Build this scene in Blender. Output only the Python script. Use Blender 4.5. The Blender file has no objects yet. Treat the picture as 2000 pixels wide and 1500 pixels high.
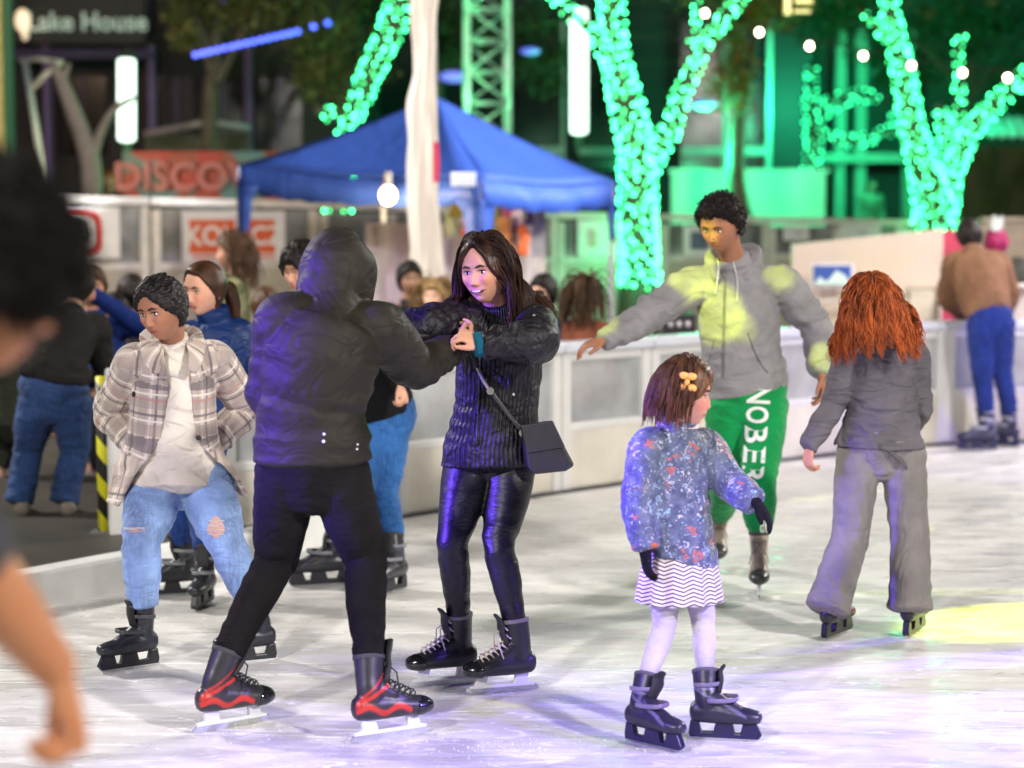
import bpy, math, random
import numpy as np
from mathutils import Vector, Matrix
from mathutils.bvhtree import BVHTree
SC = bpy.context.scene
COL = SC.collection
PI = math.pi
# ------------------------------------------------------------------ camera maths
FPX = 3889.0; CAMH = 1.72; TILT = math.atan(315.0/FPX)
def P(px, py, d):
    xc = (px-1000)/FPX; yc = -(py-750)/FPX
    dy = math.cos(TILT)+yc*math.sin(TILT); dz = -math.sin(TILT)+yc*math.cos(TILT)
    s = d/dy
    return np.array([xc*s, d, CAMH+dz*s])
def G(px, py, z=0.0):
    xc = (px-1000)/FPX; yc = -(py-750)/FPX
    dy = math.cos(TILT)+yc*math.sin(TILT); dz = -math.sin(TILT)+yc*math.cos(TILT)
    s = (z-CAMH)/dz
    return np.array([xc*s, dy*s, z])
def nrm(v):
    v = np.asarray(v, float); return v/(np.linalg.norm(v, axis=-1, keepdims=True)+1e-12)
def V3(*a): return np.array(a, float)
# ------------------------------------------------------------------ mesh collector
class MB:
    def __init__(s): s.v = []; s.f = []; s.n = 0
    def add(s, V, F):
        V = np.asarray(V, float).reshape(-1, 3)
        for f in F: s.f.append([i+s.n for i in f])
        s.v.append(V); s.n += len(V); return s
    def box(s, c, size, M=None):
        x, y, z = [q/2 for q in size]
        V = np.array([[i*x, j*y, k*z] for i in (-1, 1) for j in (-1, 1) for k in (-1, 1)], float)
        if M is not None: V = V@np.asarray(M).T
        return s.add(V+np.asarray(c), [(0,1,3,2),(4,6,7,5),(0,4,5,1),(2,3,7,6),(0,2,6,4),(1,5,7,3)])
    def bar(s, a, b, r, n=6, r2=None):
        a = np.asarray(a, float); b = np.asarray(b, float); r2 = r if r2 is None else r2
        t = nrm(b-a); u = nrm(np.cross(t, [0,0,1] if abs(t[2]) < .9 else [1,0,0])); w = np.cross(t, u)
        V = [p+rr*(math.cos(q)*u+math.sin(q)*w) for p, rr in ((a, r), (b, r2)) for q in np.arange(n)*2*PI/n+PI/n]
        F = [(i, (i+1) % n, n+(i+1) % n, n+i) for i in range(n)]+[tuple(range(n))[::-1], tuple(range(n, 2*n))]
        return s.add(V, F)
    def path(s, pts, r, n=6):
        V, F = tube(pts, [[r, r]]*len(pts), None, n=n, step=1e9, smooth=False); return s.add(V, F)
    def prism(s, prof, th, M, o):
        # profile in local (x,z), thickness along local y
        n = len(prof); V = [(x, y, z) for y in (-th/2, th/2) for x, z in prof]
        V = np.array(V)@np.asarray(M).T+np.asarray(o)
        return s.add(V, [tuple(range(n))[::-1], tuple(range(n, 2*n))]+[(i, (i+1) % n, n+(i+1) % n, n+i) for i in range(n)])
    def mesh(s, name='m'):
        me = bpy.data.meshes.new(name)
        V = np.concatenate(s.v) if s.v else np.zeros((0, 3))
        me.from_pydata(V.tolist(), [], s.f); me.update(); return me
    def build(s, name, mat, parent=None, smooth=False, org=None, bevel=0):
        o = bpy.data.objects.new(name, None) if False else None
        V = np.concatenate(s.v)
        org_ = origin_of(parent) if org is None else np.asarray(org, float)
        s2 = MB(); s2.v = [V-org_]; s2.f = s.f
        ob = bpy.data.objects.new(name, s2.mesh(name)); COL.objects.link(ob)
        if parent is not None: ob.parent = parent
        else: ob.location = org_
        ob['o'] = list(map(float, org_))
        if mat: ob.data.materials.append(mat)
        if smooth: ob.data.polygons.foreach_set('use_smooth', [True]*len(ob.data.polygons))
        if bevel:
            b = ob.modifiers.new('b', 'BEVEL'); b.width = bevel; b.segments = 2; b.limit_method = 'ANGLE'
        return ob
def origin_of(p):
    if p is None: return np.zeros(3)
    return np.array(p['o']) if 'o' in p.keys() else np.array(p.location)
def tag(o, label=None, cat=None, group=None, kind=None):
    if label: o['label'] = label
    if cat: o['category'] = cat
    if group: o['group'] = group
    if kind: o['kind'] = kind
    return o
def thing(name, label, cat, loc, group=None):
    o = bpy.data.objects.new(name, None); COL.objects.link(o)
    o.empty_display_size = .1
    o.location = [float(q) for q in loc]; o['o'] = [float(q) for q in loc]
    return tag(o, label, cat, group)
# ------------------------------------------------------------------ tubes
def catmull(Pt, ts):
    Pt = np.asarray(Pt, float); m = len(Pt)
    i = np.clip(np.floor(ts).astype(int), 0, m-2); t = (ts-i)[:, None]
    g = lambda k: Pt[np.clip(k, 0, m-1)]
    p0, p1, p2, p3 = g(i-1), g(i), g(i+1), g(i+2)
    p0 = np.where((i == 0)[:, None], 2*p1-p2, p0); p3 = np.where((i == m-2)[:, None], 2*p2-p1, p3)
    return .5*((2*p1)+(-p0+p2)*t+(2*p0-5*p1+4*p2-p3)*t**2+(-p0+3*p1-3*p2+p3)*t**3)
def foldf(s, th, L, amp, seed, at=(), base=.35, kmin=.045, kmax=.11, w=.07):
    rg = np.random.RandomState(seed); f = 0
    for i in range(5):
        k = 2*PI/rg.uniform(kmin, kmax); m = rg.choice([-2, -1, 1, 2, 1, -1]); ph = rg.uniform(0, 6.28)
        f = f+(.64-np.abs(np.sin(.5*(k*s+m*th+ph+1.2*np.sin(th*2+ph*2)))))*rg.uniform(.5, 1)*(0.6+.4*np.cos(th+ph*3))
    wt = base+0*s
    for a in at: wt = wt+np.exp(-((s-a*L)/w)**2)
    return amp*f*wt*.6
def tube(ctrl, rad, side, n=24, step=.012, fold=None, smooth=True, capround=0.0, up_hint=None):
    ctrl = np.asarray(ctrl, float); rad = np.asarray(rad, float); m = len(ctrl)
    if rad.ndim == 1: rad = np.stack([rad, rad], 1)
    L = np.concatenate([[0], np.cumsum(np.linalg.norm(np.diff(ctrl, axis=0), axis=1))])
    if smooth:
        K = max(2, int(math.ceil(L[-1]/step)))
        s = np.linspace(0, L[-1], K+1); ts = np.interp(s, L, np.arange(m)); ts[-1] = m-1-1e-9
        C = catmull(ctrl, ts); R = np.maximum(catmull(np.c_[rad, rad[:, :1]], ts)[:, :2], .0005)
    else:
        s = L; ts = np.arange(m).astype(float); C = ctrl; R = rad
    T = nrm(np.gradient(C, axis=0))
    if side is None:
        u = np.cross(T[0], [0, 0, 1] if abs(T[0][2]) < .9 else [1, 0, 0]); S = []
        for t in T:
            u = u-t*np.dot(u, t); u = nrm(u); S.append(u)
        S = np.array(S)
    else:
        side = np.asarray(side, float)
        if side.ndim == 1: side = np.tile(side, (m, 1))
        S = np.stack([np.interp(ts, np.arange(m), side[:, q]) for q in range(3)], 1)
        S = nrm(S-T*np.sum(S*T, 1, keepdims=True))
    B = np.cross(T, S)
    th = np.arange(n)*2*PI/n
    rr = np.zeros((len(s), n))
    if fold is not None: rr = fold(s[:, None]+0*th[None], th[None]+0*s[:, None], L[-1])
    V = C[:, None]+(R[:, :1]+rr)[:, :, None]*np.cos(th)[None, :, None]*S[:, None]+(R[:, 1:]+rr)[:, :, None]*np.sin(th)[None, :, None]*B[:, None]
    K = len(s); V = V.reshape(-1, 3)
    F = [(i*n+j, i*n+(j+1) % n, (i+1)*n+(j+1) % n, (i+1)*n+j) for i in range(K-1) for j in range(n)]
    e0 = C[0]-T[0]*capround*R[0].mean(); e1 = C[-1]+T[-1]*capround*R[-1].mean()
    if capround > 0:
        # extra ring for roundness
        r0 = C[0]-T[0]*capround*.6*R[0].mean()+(V[:n]-C[0])*.75
        r1 = C[-1]+T[-1]*capround*.6*R[-1].mean()+(V[-n:]-C[-1])*.75
        b = len(V); V = np.concatenate([V, r0, r1])
        F += [(b+j, b+(j+1) % n, (j+1) % n, j) for j in range(n)]
        q = (K-1)*n
        F += [(q+j, q+(j+1) % n, b+n+(j+1) % n, b+n+j) for j in range(n)]
        s0, s1 = b, b+n
    else: s0, s1 = 0, (K-1)*n
    c = len(V); V = np.concatenate([V, [e0, e1]])
    F += [(c, s0+(j+1) % n, s0+j) for j in range(n)]+[(c+1, s1+j, s1+(j+1) % n) for j in range(n)]
    return V, F
def remesh(mb, vox, smooth=2, fac=.5):
    me = mb.mesh('tmp'); ob = bpy.data.objects.new('tmp', me); COL.objects.link(ob)
    r = ob.modifiers.new('r', 'REMESH'); r.mode = 'VOXEL'; r.voxel_size = vox; r.adaptivity = 0
    if smooth:
        m = ob.modifiers.new('s', 'SMOOTH'); m.factor = fac; m.iterations = smooth
    dg = bpy.context.evaluated_depsgraph_get(); dg.update()
    new = bpy.data.meshes.new_from_object(ob.evaluated_get(dg))
    bpy.data.objects.remove(ob); bpy.data.meshes.remove(me)
    return new
def getv(me):
    a = np.empty(len(me.vertices)*3); me.vertices.foreach_get('co', a); return a.reshape(-1, 3)
def setv(me, V): me.vertices.foreach_set('co', np.asarray(V).ravel()); me.update()
def getn(me):
    a = np.empty(len(me.vertices)*3); me.vertices.foreach_get('normal', a); return a.reshape(-1, 3)
def attr(me, name, A, kind='FLOAT_VECTOR'):
    a = me.attributes.new(name, kind, 'POINT')
    A = np.asarray(A, np.float32)
    a.data.foreach_set('value' if kind == 'FLOAT' else ('color' if kind == 'FLOAT_COLOR' else 'vector'), A.ravel())
def place(me, name, mat, parent, smooth=True):
    V = getv(me); o_ = origin_of(parent); setv(me, V-o_)
    ob = bpy.data.objects.new(name, me); COL.objects.link(ob)
    if parent is not None: ob.parent = parent
    ob['o'] = list(map(float, o_))
    me.materials.clear()
    if mat: me.materials.append(mat)
    if smooth: me.polygons.foreach_set('use_smooth', [True]*len(me.polygons))
    return ob
def sinoise(V, seed, k):
    rg = np.random.RandomState(seed); f = 0
    W = V+.35/k*np.sin(V[:, [1, 2, 0]]*k*.8+seed)
    for i in range(6):
        d = nrm(rg.normal(size=3)); f = f+np.sin(W@d*k*rg.uniform(.6, 1.5)*1.6+rg.uniform(0, 6.28))
    return f/3.5
# ------------------------------------------------------------------ materials
MATS = {}
class NT:
    def __init__(s, name):
        s.m = bpy.data.materials.new(name); s.m.use_nodes = True; s.t = s.m.node_tree; s.t.nodes.clear()
        s.out = s.n('ShaderNodeOutputMaterial')
    def n(s, typ, inp=None, **kw):
        x = s.t.nodes.new(typ)
        for k, v in kw.items(): setattr(x, k, v)
        for k, v in (inp or {}).items():
            if isinstance(v, bpy.types.NodeSocket): s.t.links.new(v, x.inputs[k])
            else:
                if isinstance(v, tuple) and len(v) == 3 and len(getattr(x.inputs[k], 'default_value', (0,)*3)) == 4: v = v+(1,)
                x.inputs[k].default_value = v
        return x
    def math(s, op, a, b=0.0, c=0.0): return s.n('ShaderNodeMath', {0: a, 1: b, 2: c}, operation=op).outputs[0]
    def mix(s, f, a, b, blend='MIX'):
        x = s.n('ShaderNodeMix', data_type='RGBA', blend_type=blend)
        for i, v in ((0, f), (6, a), (7, b)):
            if isinstance(v, bpy.types.NodeSocket): s.t.links.new(v, x.inputs[i])
            else: x.inputs[i].default_value = v+(1,) if isinstance(v, tuple) and len(v) == 3 else v
        return x.outputs[2]
    def noise(s, scale, detail=3, vec=None, dist=0.0):
        i = {'Scale': scale, 'Detail': float(detail), 'Distortion': dist}
        if vec is not None: i['Vector'] = vec
        return s.n('ShaderNodeTexNoise', i).outputs['Fac']
    def ramp(s, f, lo, hi, a=0.0, b=1.0):
        return s.n('ShaderNodeMapRange', {0: f, 1: lo, 2: hi, 3: a, 4: b}).outputs[0]
    def obj(s): return s.n('ShaderNodeTexCoord').outputs['Object']
    def scl(s, v, sc): return s.n('ShaderNodeMapping', {'Vector': v, 'Scale': sc}).outputs[0]
    def at(s, name): return s.n('ShaderNodeAttribute', attribute_name=name)
    def bump(s, h, st=.3, dist=.01, normal=None):
        i = {'Height': h, 'Strength': st, 'Distance': dist}
        if normal is not None: i['Normal'] = normal
        return s.n('ShaderNodeBump', i).outputs[0]
    def bsdf(s, **kw):
        names = {'col': 'Base Color', 'rough': 'Roughness', 'metal': 'Metallic', 'spec': 'Specular IOR Level', 'em': 'Emission Color', 'es': 'Emission Strength',
                 'normal': 'Normal', 'alpha': 'Alpha', 'trans': 'Transmission Weight', 'coat': 'Coat Weight', 'coatr': 'Coat Roughness', 'sheen': 'Sheen Weight', 'sheenr': 'Sheen Roughness',
                 'sss': 'Subsurface Weight', 'sssr': 'Subsurface Radius', 'ssss': 'Subsurface Scale', 'ior': 'IOR'}
        b = s.n('ShaderNodeBsdfPrincipled', {names[k]: v for k, v in kw.items()})
        s.t.links.new(b.outputs[0], s.out.inputs[0]); return b
def cached(fn):
    def w(*a, **k):
        key = (fn.__name__, a, tuple(sorted(k.items())))
        if key not in MATS: MATS[key] = fn(*a, **k)
        return MATS[key]
    return w
@cached
def simple(col, rough=.6, metal=0.0, spec=.5, var=.15, nscale=8.0, bump=.1):
    t = NT('surface'); o = t.obj(); nz = t.noise(nscale, 4, o)
    c = t.mix(t.ramp(nz, .3, .7), tuple(x*(1-var) for x in col), tuple(min(1, x*(1+var)) for x in col))
    t.bsdf(col=c, rough=rough, metal=metal, spec=spec, normal=t.bump(t.noise(nscale*12, 2, o), bump, .003)); return t.m
@cached
def emis(col, st):
    t = NT('light'); t.bsdf(col=(.8,.8,.8), em=col, es=st, rough=.5)
    return t.m
@cached
def cloth(col, rough=.85, sheen=.0, wr=.35, wscale=9.0, spec=.12, var=.18, fine=350.0, stretch=(1,1,1.6)):
    t = NT('cloth'); o = t.obj(); nz = t.noise(7.0, 3, o)
    c = t.mix(t.ramp(nz, .3, .7), tuple(x*(1-var) for x in col), tuple(min(1, x*(1+var)) for x in col))
    w = t.noise(wscale, 2, t.scl(o, stretch), .9)
    ridge = t.math('ABSOLUTE', t.math('SUBTRACT', w, .5))
    b1 = t.bump(ridge, wr, .06)
    b2 = t.bump(t.noise(fine, 1, o), .25, .002, b1)
    t.bsdf(col=c, rough=rough, spec=spec, sheen=sheen, normal=b2); return t.m
@cached
def denim(col, fade=.5):
    t = NT('denim'); o = t.obj()
    c = t.mix(t.ramp(t.noise(5.0, 4, o), .35, .65), tuple(x*(1-.25) for x in col), tuple(min(1, x*(1+fade)) for x in col))
    st = t.noise(120.0, 2, t.scl(o, (1, 1, .12)))
    c = t.mix(t.ramp(st, .4, .75, 0, .45), c, tuple(min(1, x*1.8+.05) for x in col))
    w = t.noise(10.0, 2, t.scl(o, (.7, .7, 1.8)), .8)
    b = t.bump(t.math('ABSOLUTE', t.math('SUBTRACT', w, .5)), .45, .06)
    t.bsdf(col=c, rough=.85, sheen=.1, spec=.2, normal=b); return t.m
@cached
def skin(col):
    t = NT('skin'); o = t.obj(); a = t.at('tint')
    base = t.mix(t.ramp(t.noise(25.0, 5, o), .3, .7, 0, .45), col, (min(1, col[0]*1.02), col[1]*.74, col[2]*.68))
    base = t.mix(t.ramp(t.noise(140.0, 3, o), .45, .75, 0, .25), base, (col[0]*.75, col[1]*.62, col[2]*.6))
    sep = t.n('ShaderNodeSeparateXYZ', {0: a.outputs['Vector']})
    c = t.mix(sep.outputs[0], base, (min(1, col[0]*.85), col[1]*.38, col[2]*.42))   # lips
    c = t.mix(sep.outputs[1], c, (min(1, col[0]*1.08), col[1]*.72, col[2]*.68))    # cheeks
    c = t.mix(sep.outputs[2], c, (col[0]*.12, col[1]*.1, col[2]*.1))               # brow, stubble
    b = t.bump(t.noise(260.0, 2, o), .15, .002)
    t.bsdf(col=c, rough=.52, spec=.35, sss=.08, sssr=(1.0,.35,.2), ssss=.01, normal=b); return t.m
@cached
def hairmat(c1, c2, rough=.38):
    t = NT('hair'); a = t.at('rnd').outputs['Fac']; o = t.obj()
    f = t.math('MULTIPLY_ADD', t.noise(18.0, 3, o), .5, t.math('MULTIPLY', a, .55))
    c = t.mix(t.ramp(f, .2, .8), c1, c2)
    t.bsdf(col=c, rough=rough, spec=.22, normal=t.bump(t.noise(90.0, 2, t.scl(o, (1.4, 1.4, .15))), .5, .006)); return t.m
@cached
def plaidmat(base, rough=.9):
    t = NT('plaid'); a = t.at('uvs').outputs['Vector']; sp = t.n('ShaderNodeSeparateXYZ', {0: a})
    def lines(x, period, width, off=0.0):
        f = t.math('FRACT', t.math('DIVIDE', t.math('ADD', x, 10+off), period))
        return t.math('LESS_THAN', f, width)
    u, v = sp.outputs[0], sp.outputs[1]
    c = t.mix(t.ramp(t.noise(14.0, 3, t.obj()), .3, .7), base, tuple(x*.85 for x in base))
    for x in (u, v):
        c = t.mix(t.math('MULTIPLY', lines(x, .105, .42), .5), c, (.33, .27, .25))
        c = t.mix(t.math('MULTIPLY', lines(x, .105, .10, .03), .75), c, (.14, .12, .14))
        c = t.mix(t.math('MULTIPLY', lines(x, .105, .08, .052), .8), c, (.85, .78, .72))
        c = t.mix(t.math('MULTIPLY', lines(x, .21, .04, .075), .6), c, (.55, .22, .2))
    w = t.noise(9.0, 2, t.obj(), .9)
    b = t.bump(t.math('ABSOLUTE', t.math('SUBTRACT', w, .5)), .35, .06)
    b = t.bump(t.noise(220.0, 2, t.obj()), .5, .003, b)
    t.bsdf(col=c, rough=rough, sheen=.3, spec=.2, normal=b); return t.m
# ------------------------------------------------------------------ head
def g2(x, z, cx, cz, sx, sz=None):
    sz = sx if sz is None else sz
    return np.exp(-((x-cx)/sx)**2-((z-cz)/sz)**2)
def head_pts(D, child=False, smile=0.0, female=True, open_=0.0):
    """unit directions -> head surface, local frame x lateral, y face, z up; crown .118, chin -.118"""
    dx, dy, dz = D[:, 0], D[:, 1], D[:, 2]
    x = dx*.0765; y = dy*.098; z = dz*.118
    t = np.clip(-z/.118, 0, 1); fr = np.clip(dy, 0, 1)
    jaw = (.34 if female else .26)
    x = x*(1-jaw*t**1.8)
    x = x*(1+.10*np.clip(1-np.abs(z-.0)/.06, 0, 1)*(.6 if child else .35))
    y = np.where(dy < 0, y*(1-.42*np.clip(t*1.3, 0, 1)), y*(1-.04*t))
    y = y-.006*(dy < 0)*np.clip(dz, 0, 1)
    # flatten face plane
    y = np.where(dy > 0, .098*(1-(1-np.clip(dy, 0, 1))**1.55)*(.90)+.004*t, y)
    ax = np.abs(x); w = np.clip(dy*3, 0, 1)
    f = 0
    f = f+.004*g2(ax, z, .028, .022, .022, .010)                # brow
    f = f-.0115*g2(ax, z, .031, -.001, .0165, .012)            # sockets
    f = f-.004*g2(ax, z, 0, .004, .012, .012)
    ridge = np.exp(-(x/.0095)**2)
    nz = np.clip((.006-z)/.044, 0, 1)
    f = f+ridge*np.where((z < .008), (.006+.016*nz)*(1/(1+np.exp((-.046-z)/.0022))), .003*np.exp(-((z-.008)/.02)**2))*(.72 if child else 1)
    f = f+.009*g2(ax, z, .013, -.040, .007, .007)              # wings
    f = f+.005*g2(ax, z, .043, -.026, .018, .018)*(1+.9*smile) # cheeks
    f = f+.0045*g2(x, z, 0, -.062, .022, .006)+.0055*g2(x, z, 0, -.0745, .018, .006)-.005*g2(x, z, 0, -.068, .024, .0022)
    f = f-.003*g2(x, z, 0, -.085, .02, .006)+.006*g2(x, z, 0, -.103, .018, .012)
    f = f-.004*smile*g2(ax, z, .036, -.055, .005, .014)
    f = f-.007*open_*g2(x, z, 0, -.068, .013, .006)
    y = y+f*w
    x = x*(1-.05*np.clip(dz, 0, 1)*0)
    return np.c_[x, y, z]
def head_mesh(res=(84, 60), **kw):
    nu, nv = res
    V = []; D = []
    for j in range(1, nv):
        ph = PI*j/nv
        for i in range(nu):
            a = 2*PI*i/nu
            D.append((math.sin(ph)*math.sin(a), math.sin(ph)*math.cos(a), math.cos(ph)))
    D.append((0, 0, 1)); D.append((0, 0, -1))
    D = np.array(D, float); V = head_pts(D, **kw)
    F = [(j*nu+i, j*nu+(i+1) % nu, (j+1)*nu+(i+1) % nu, (j+1)*nu+i) for j in range(nv-2) for i in range(nu)]
    c = (nv-1)*nu
    F += [(c, (i+1) % nu, i) for i in range(nu)]+[(c+1, (nv-2)*nu+i, (nv-2)*nu+(i+1) % nu) for i in range(nu)]
    F = [tuple(reversed(f)) for f in F]
    return V, F, D
def frame(fwd, up):
    f = nrm(fwd); u = np.asarray(up, float); u = nrm(u-f*np.dot(u, f)); l = np.cross(f, u)  # l = person's right
    return np.stack([l, f, u], 1)     # columns: x (their right), y forward, z up
# ------------------------------------------------------------------ hands
def hand_parts(mb, wrist, d, n, thumb, k=1.0, curl=(20, 25, 20), spread=1.0, thumb_in=.35, fat=1.0):
    """d fingers direction, n palm normal (palm faces n), thumb side vector"""
    d = nrm(d); n = nrm(np.asarray(n, float)-d*np.dot(n, d)); t = np.cross(d, n)
    if np.dot(t, thumb) < 0: t = -t
    w = np.asarray(wrist, float)
    c = [w-d*.02*k, w+d*.02*k, w+d*.055*k, w+d*.085*k, w+d*.093*k]
    mb.add(*tube(c, np.array([[.026, .020], [.033, .018], [.041, .016], [.040, .0135], [.034, .010]])*k, t, n=16, step=.006, capround=.6))
    off = [.031, .0105, -.0105, -.031]; ln = [.070, .079, .074, .058]
    for i in range(4):
        p = w+d*(.084-.004*abs(i-1.2))*k+t*off[i]*k
        dd = nrm(d+t*off[i]*2.2*spread); pts = [p-dd*.012*k, p]
        ang = 0
        for q, fr in enumerate((.46, .30, .24)):
            ang += math.radians(curl[q]*(1+.12*i))
            v = dd*math.cos(ang)+n*math.sin(ang); pts.append(pts[-1]+v*ln[i]*fr*k)
        r = .0083*k*fat
        mb.add(*tube(pts, np.array([r, r, r*.98, r*.92, r*.8]), None, n=10, step=.005, capround=.8))
    p = w+d*.022*k+t*.026*k
    v1 = nrm(d*.75+t*(.75-thumb_in*.7)+n*(.25+thumb_in*.5)); v2 = nrm(d*.95+t*(.2-thumb_in*.5)+n*(.2+thumb_in*.6))
    r = .0105*k*fat
    mb.add(*tube([p-v1*.015*k, p, p+v1*.032*k, p+v1*.032*k+v2*.028*k, p+v1*.032*k+v2*.05*k], np.array([r*1.1, r*1.35, r*1.05, r*.95, r*.7]), None, n=10, step=.005, capround=.8))
# ------------------------------------------------------------------ figure
class Fig: pass
def smooth_tint(fig, me):
    """lips/cheeks/brow tint in head coordinates"""
    V = getv(me); M = fig.HM; q = (V-fig.head)@M/fig.hk
    x, y, z = q[:, 0], q[:, 1], q[:, 2]; ax = np.abs(x)
    fr = np.clip((y-.045)/.02, 0, 1)*(np.abs(z) < .14)
    lip = fr*np.clip(1.6*g2(x, z, 0, -.068, .023*(1+.15*fig.smile), .0085), 0, 1)*.8
    ch = fr*(g2(ax, z, .042, -.032, .022)*.8+g2(x, z, 0, -.04, .014)*.5)*fig.blush
    br = fr*np.clip(1.7*g2(ax, z, .030, .022-.004*np.abs(ax-.03)/.02, .017, .0045), 0, 1)*fig.brow
    br = np.maximum(br, fr*np.clip(1.5*g2(ax, z, .031, .0065, .015, .0028), 0, 1)*.6)
    br = np.maximum(br, fr*g2(ax, z, .031, -.001, .02, .010)*.18)
    if fig.beard: br = np.maximum(br, fr*(np.clip(g2(x, z, 0, -.053, .022, .006)+g2(x, z, 0, -.1, .03, .012), 0, 1))*fig.beard)
    attr(me, 'tint', np.c_[lip, ch, br])
def figure(label, J, face, body, k=1.0, hk=None, skin_col=(.62, .36, .25), vox=.005, group=None, up=(0, 0, 1), smile=0.0, child=False, female=True, blush=.5,
           brow=.8, beard=0, hands=None, bareR=None, detail=True, open_=0.0, arm=1.0, ears=True, bodyup=None):
    """J: joints in world coords (np). face: face direction. body: chest direction"""
    F = Fig(); F.J = J; F.k = k; F.hk = k if hk is None else hk; F.smile = smile; F.blush = blush; F.brow = brow; F.beard = beard
    F.HM = frame(face, up); F.head = J['head']; F.face = nrm(face); F.body = nrm(body)
    F.side = nrm(J['shR']-J['shL'])
    F.hside = nrm(J['hipR']-J['hipL'])
    F.root = thing('person', label, 'person', [J['pel'][0], J['pel'][1], 0], group)
    F.vox = vox
    mb = MB(); sd = F.side
    a = k
    pts = [J['pel']-V3(0, 0, .09)*a, J['pel'], J['waist'], J['chest'], (J['chest']+J['neck'])/2*1.0, J['neck']]
    sds = [F.hside, F.hside, nrm(F.hside+sd), sd, sd, sd]
    mb.add(*tube(pts, np.array([[.10, .08], [.145, .10], [.12, .085], [.14, .10], [.12, .085], [.055, .055]])*a, sds, n=24, step=.02, capround=.4))
    hb = F.head-F.HM[:, 2]*.07*F.hk-F.HM[:, 1]*.02*F.hk
    mb.add(*tube([J['neck']-nrm(hb-J['neck'])*.05*a, J['neck'], (J['neck']+hb)/2, hb, hb+(F.head-hb)*.6], np.array([.06, .056, .053, .054, .045])*a*(1.05 if not female else .95), None, n=20, step=.015))
    for s_ in 'RL':
        sh, el, wr = J['sh'+s_], J['el'+s_], J['wr'+s_]
        mb.add(*tube([J['neck']+(sh-J['neck'])*.2-V3(0, 0, .02), sh], np.array([.05, .052])*a, None, step=.02))
        mb.add(*tube([sh, sh+(el-sh)*.5, el, el+(wr-el)*.3, wr], np.array([.052, .047, .040, .040, .026])*a*arm, None, n=18, step=.015, capround=.5))
        hp, kn, an = J['hip'+s_], J['kn'+s_], J['an'+s_]
        mb.add(*tube([hp, hp+(kn-hp)*.5, kn, kn+(an-kn)*.3, an], np.array([.078, .068, .052, .052, .036])*a, None, n=18, step=.02, capround=.5))
        if 'toe'+s_ in J:
            hl = J['heel'+s_] if 'heel'+s_ in J else an-V3(0, 0, .03)*a
            mb.add(*tube([an, an*.3+hl*.7, hl*.8+J['toe'+s_]*.2-V3(0, 0, .03)*a, J['toe'+s_]], np.array([.030, .026, .024, .016])*a, None, n=12, step=.02, capround=.5))
        if hands and s_ in hands:
            h = hands[s_]
            hand_parts(mb, wr, h['d'], h['n'], h['t'], a*h.get('k', 1), h.get('curl', (20, 25, 20)), h.get('spread', 1), h.get('tin', .35))
    hv, hf, _ = head_mesh(child=child, smile=smile, female=female, open_=open_)
    mb.add(hv*F.hk@F.HM.T+F.head, hf)
    if ears:
        for sx in (-1, 1):
            e = np.array([[sx*.074, -.008, .012], [sx*.081, -.012, .016], [sx*.083, -.012, -.004], [sx*.078, -.004, -.030]])
            mb.add(*tube(e*F.hk@F.HM.T+F.head, np.array([[.008, .012], [.008, .017], [.007, .014], [.005, .007]])*F.hk, F.HM[:, 0], n=10, step=.005, capround=.5))
    me = remesh(mb, vox, 3 if detail else 1, .45)
    smooth_tint(F, me)
    F.bodyob = place(me, 'body', skin(tuple(skin_col)), F.root)
    F.bvh = None
    if detail: face_bits(F, child, smile, female, open_)
    return F
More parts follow.
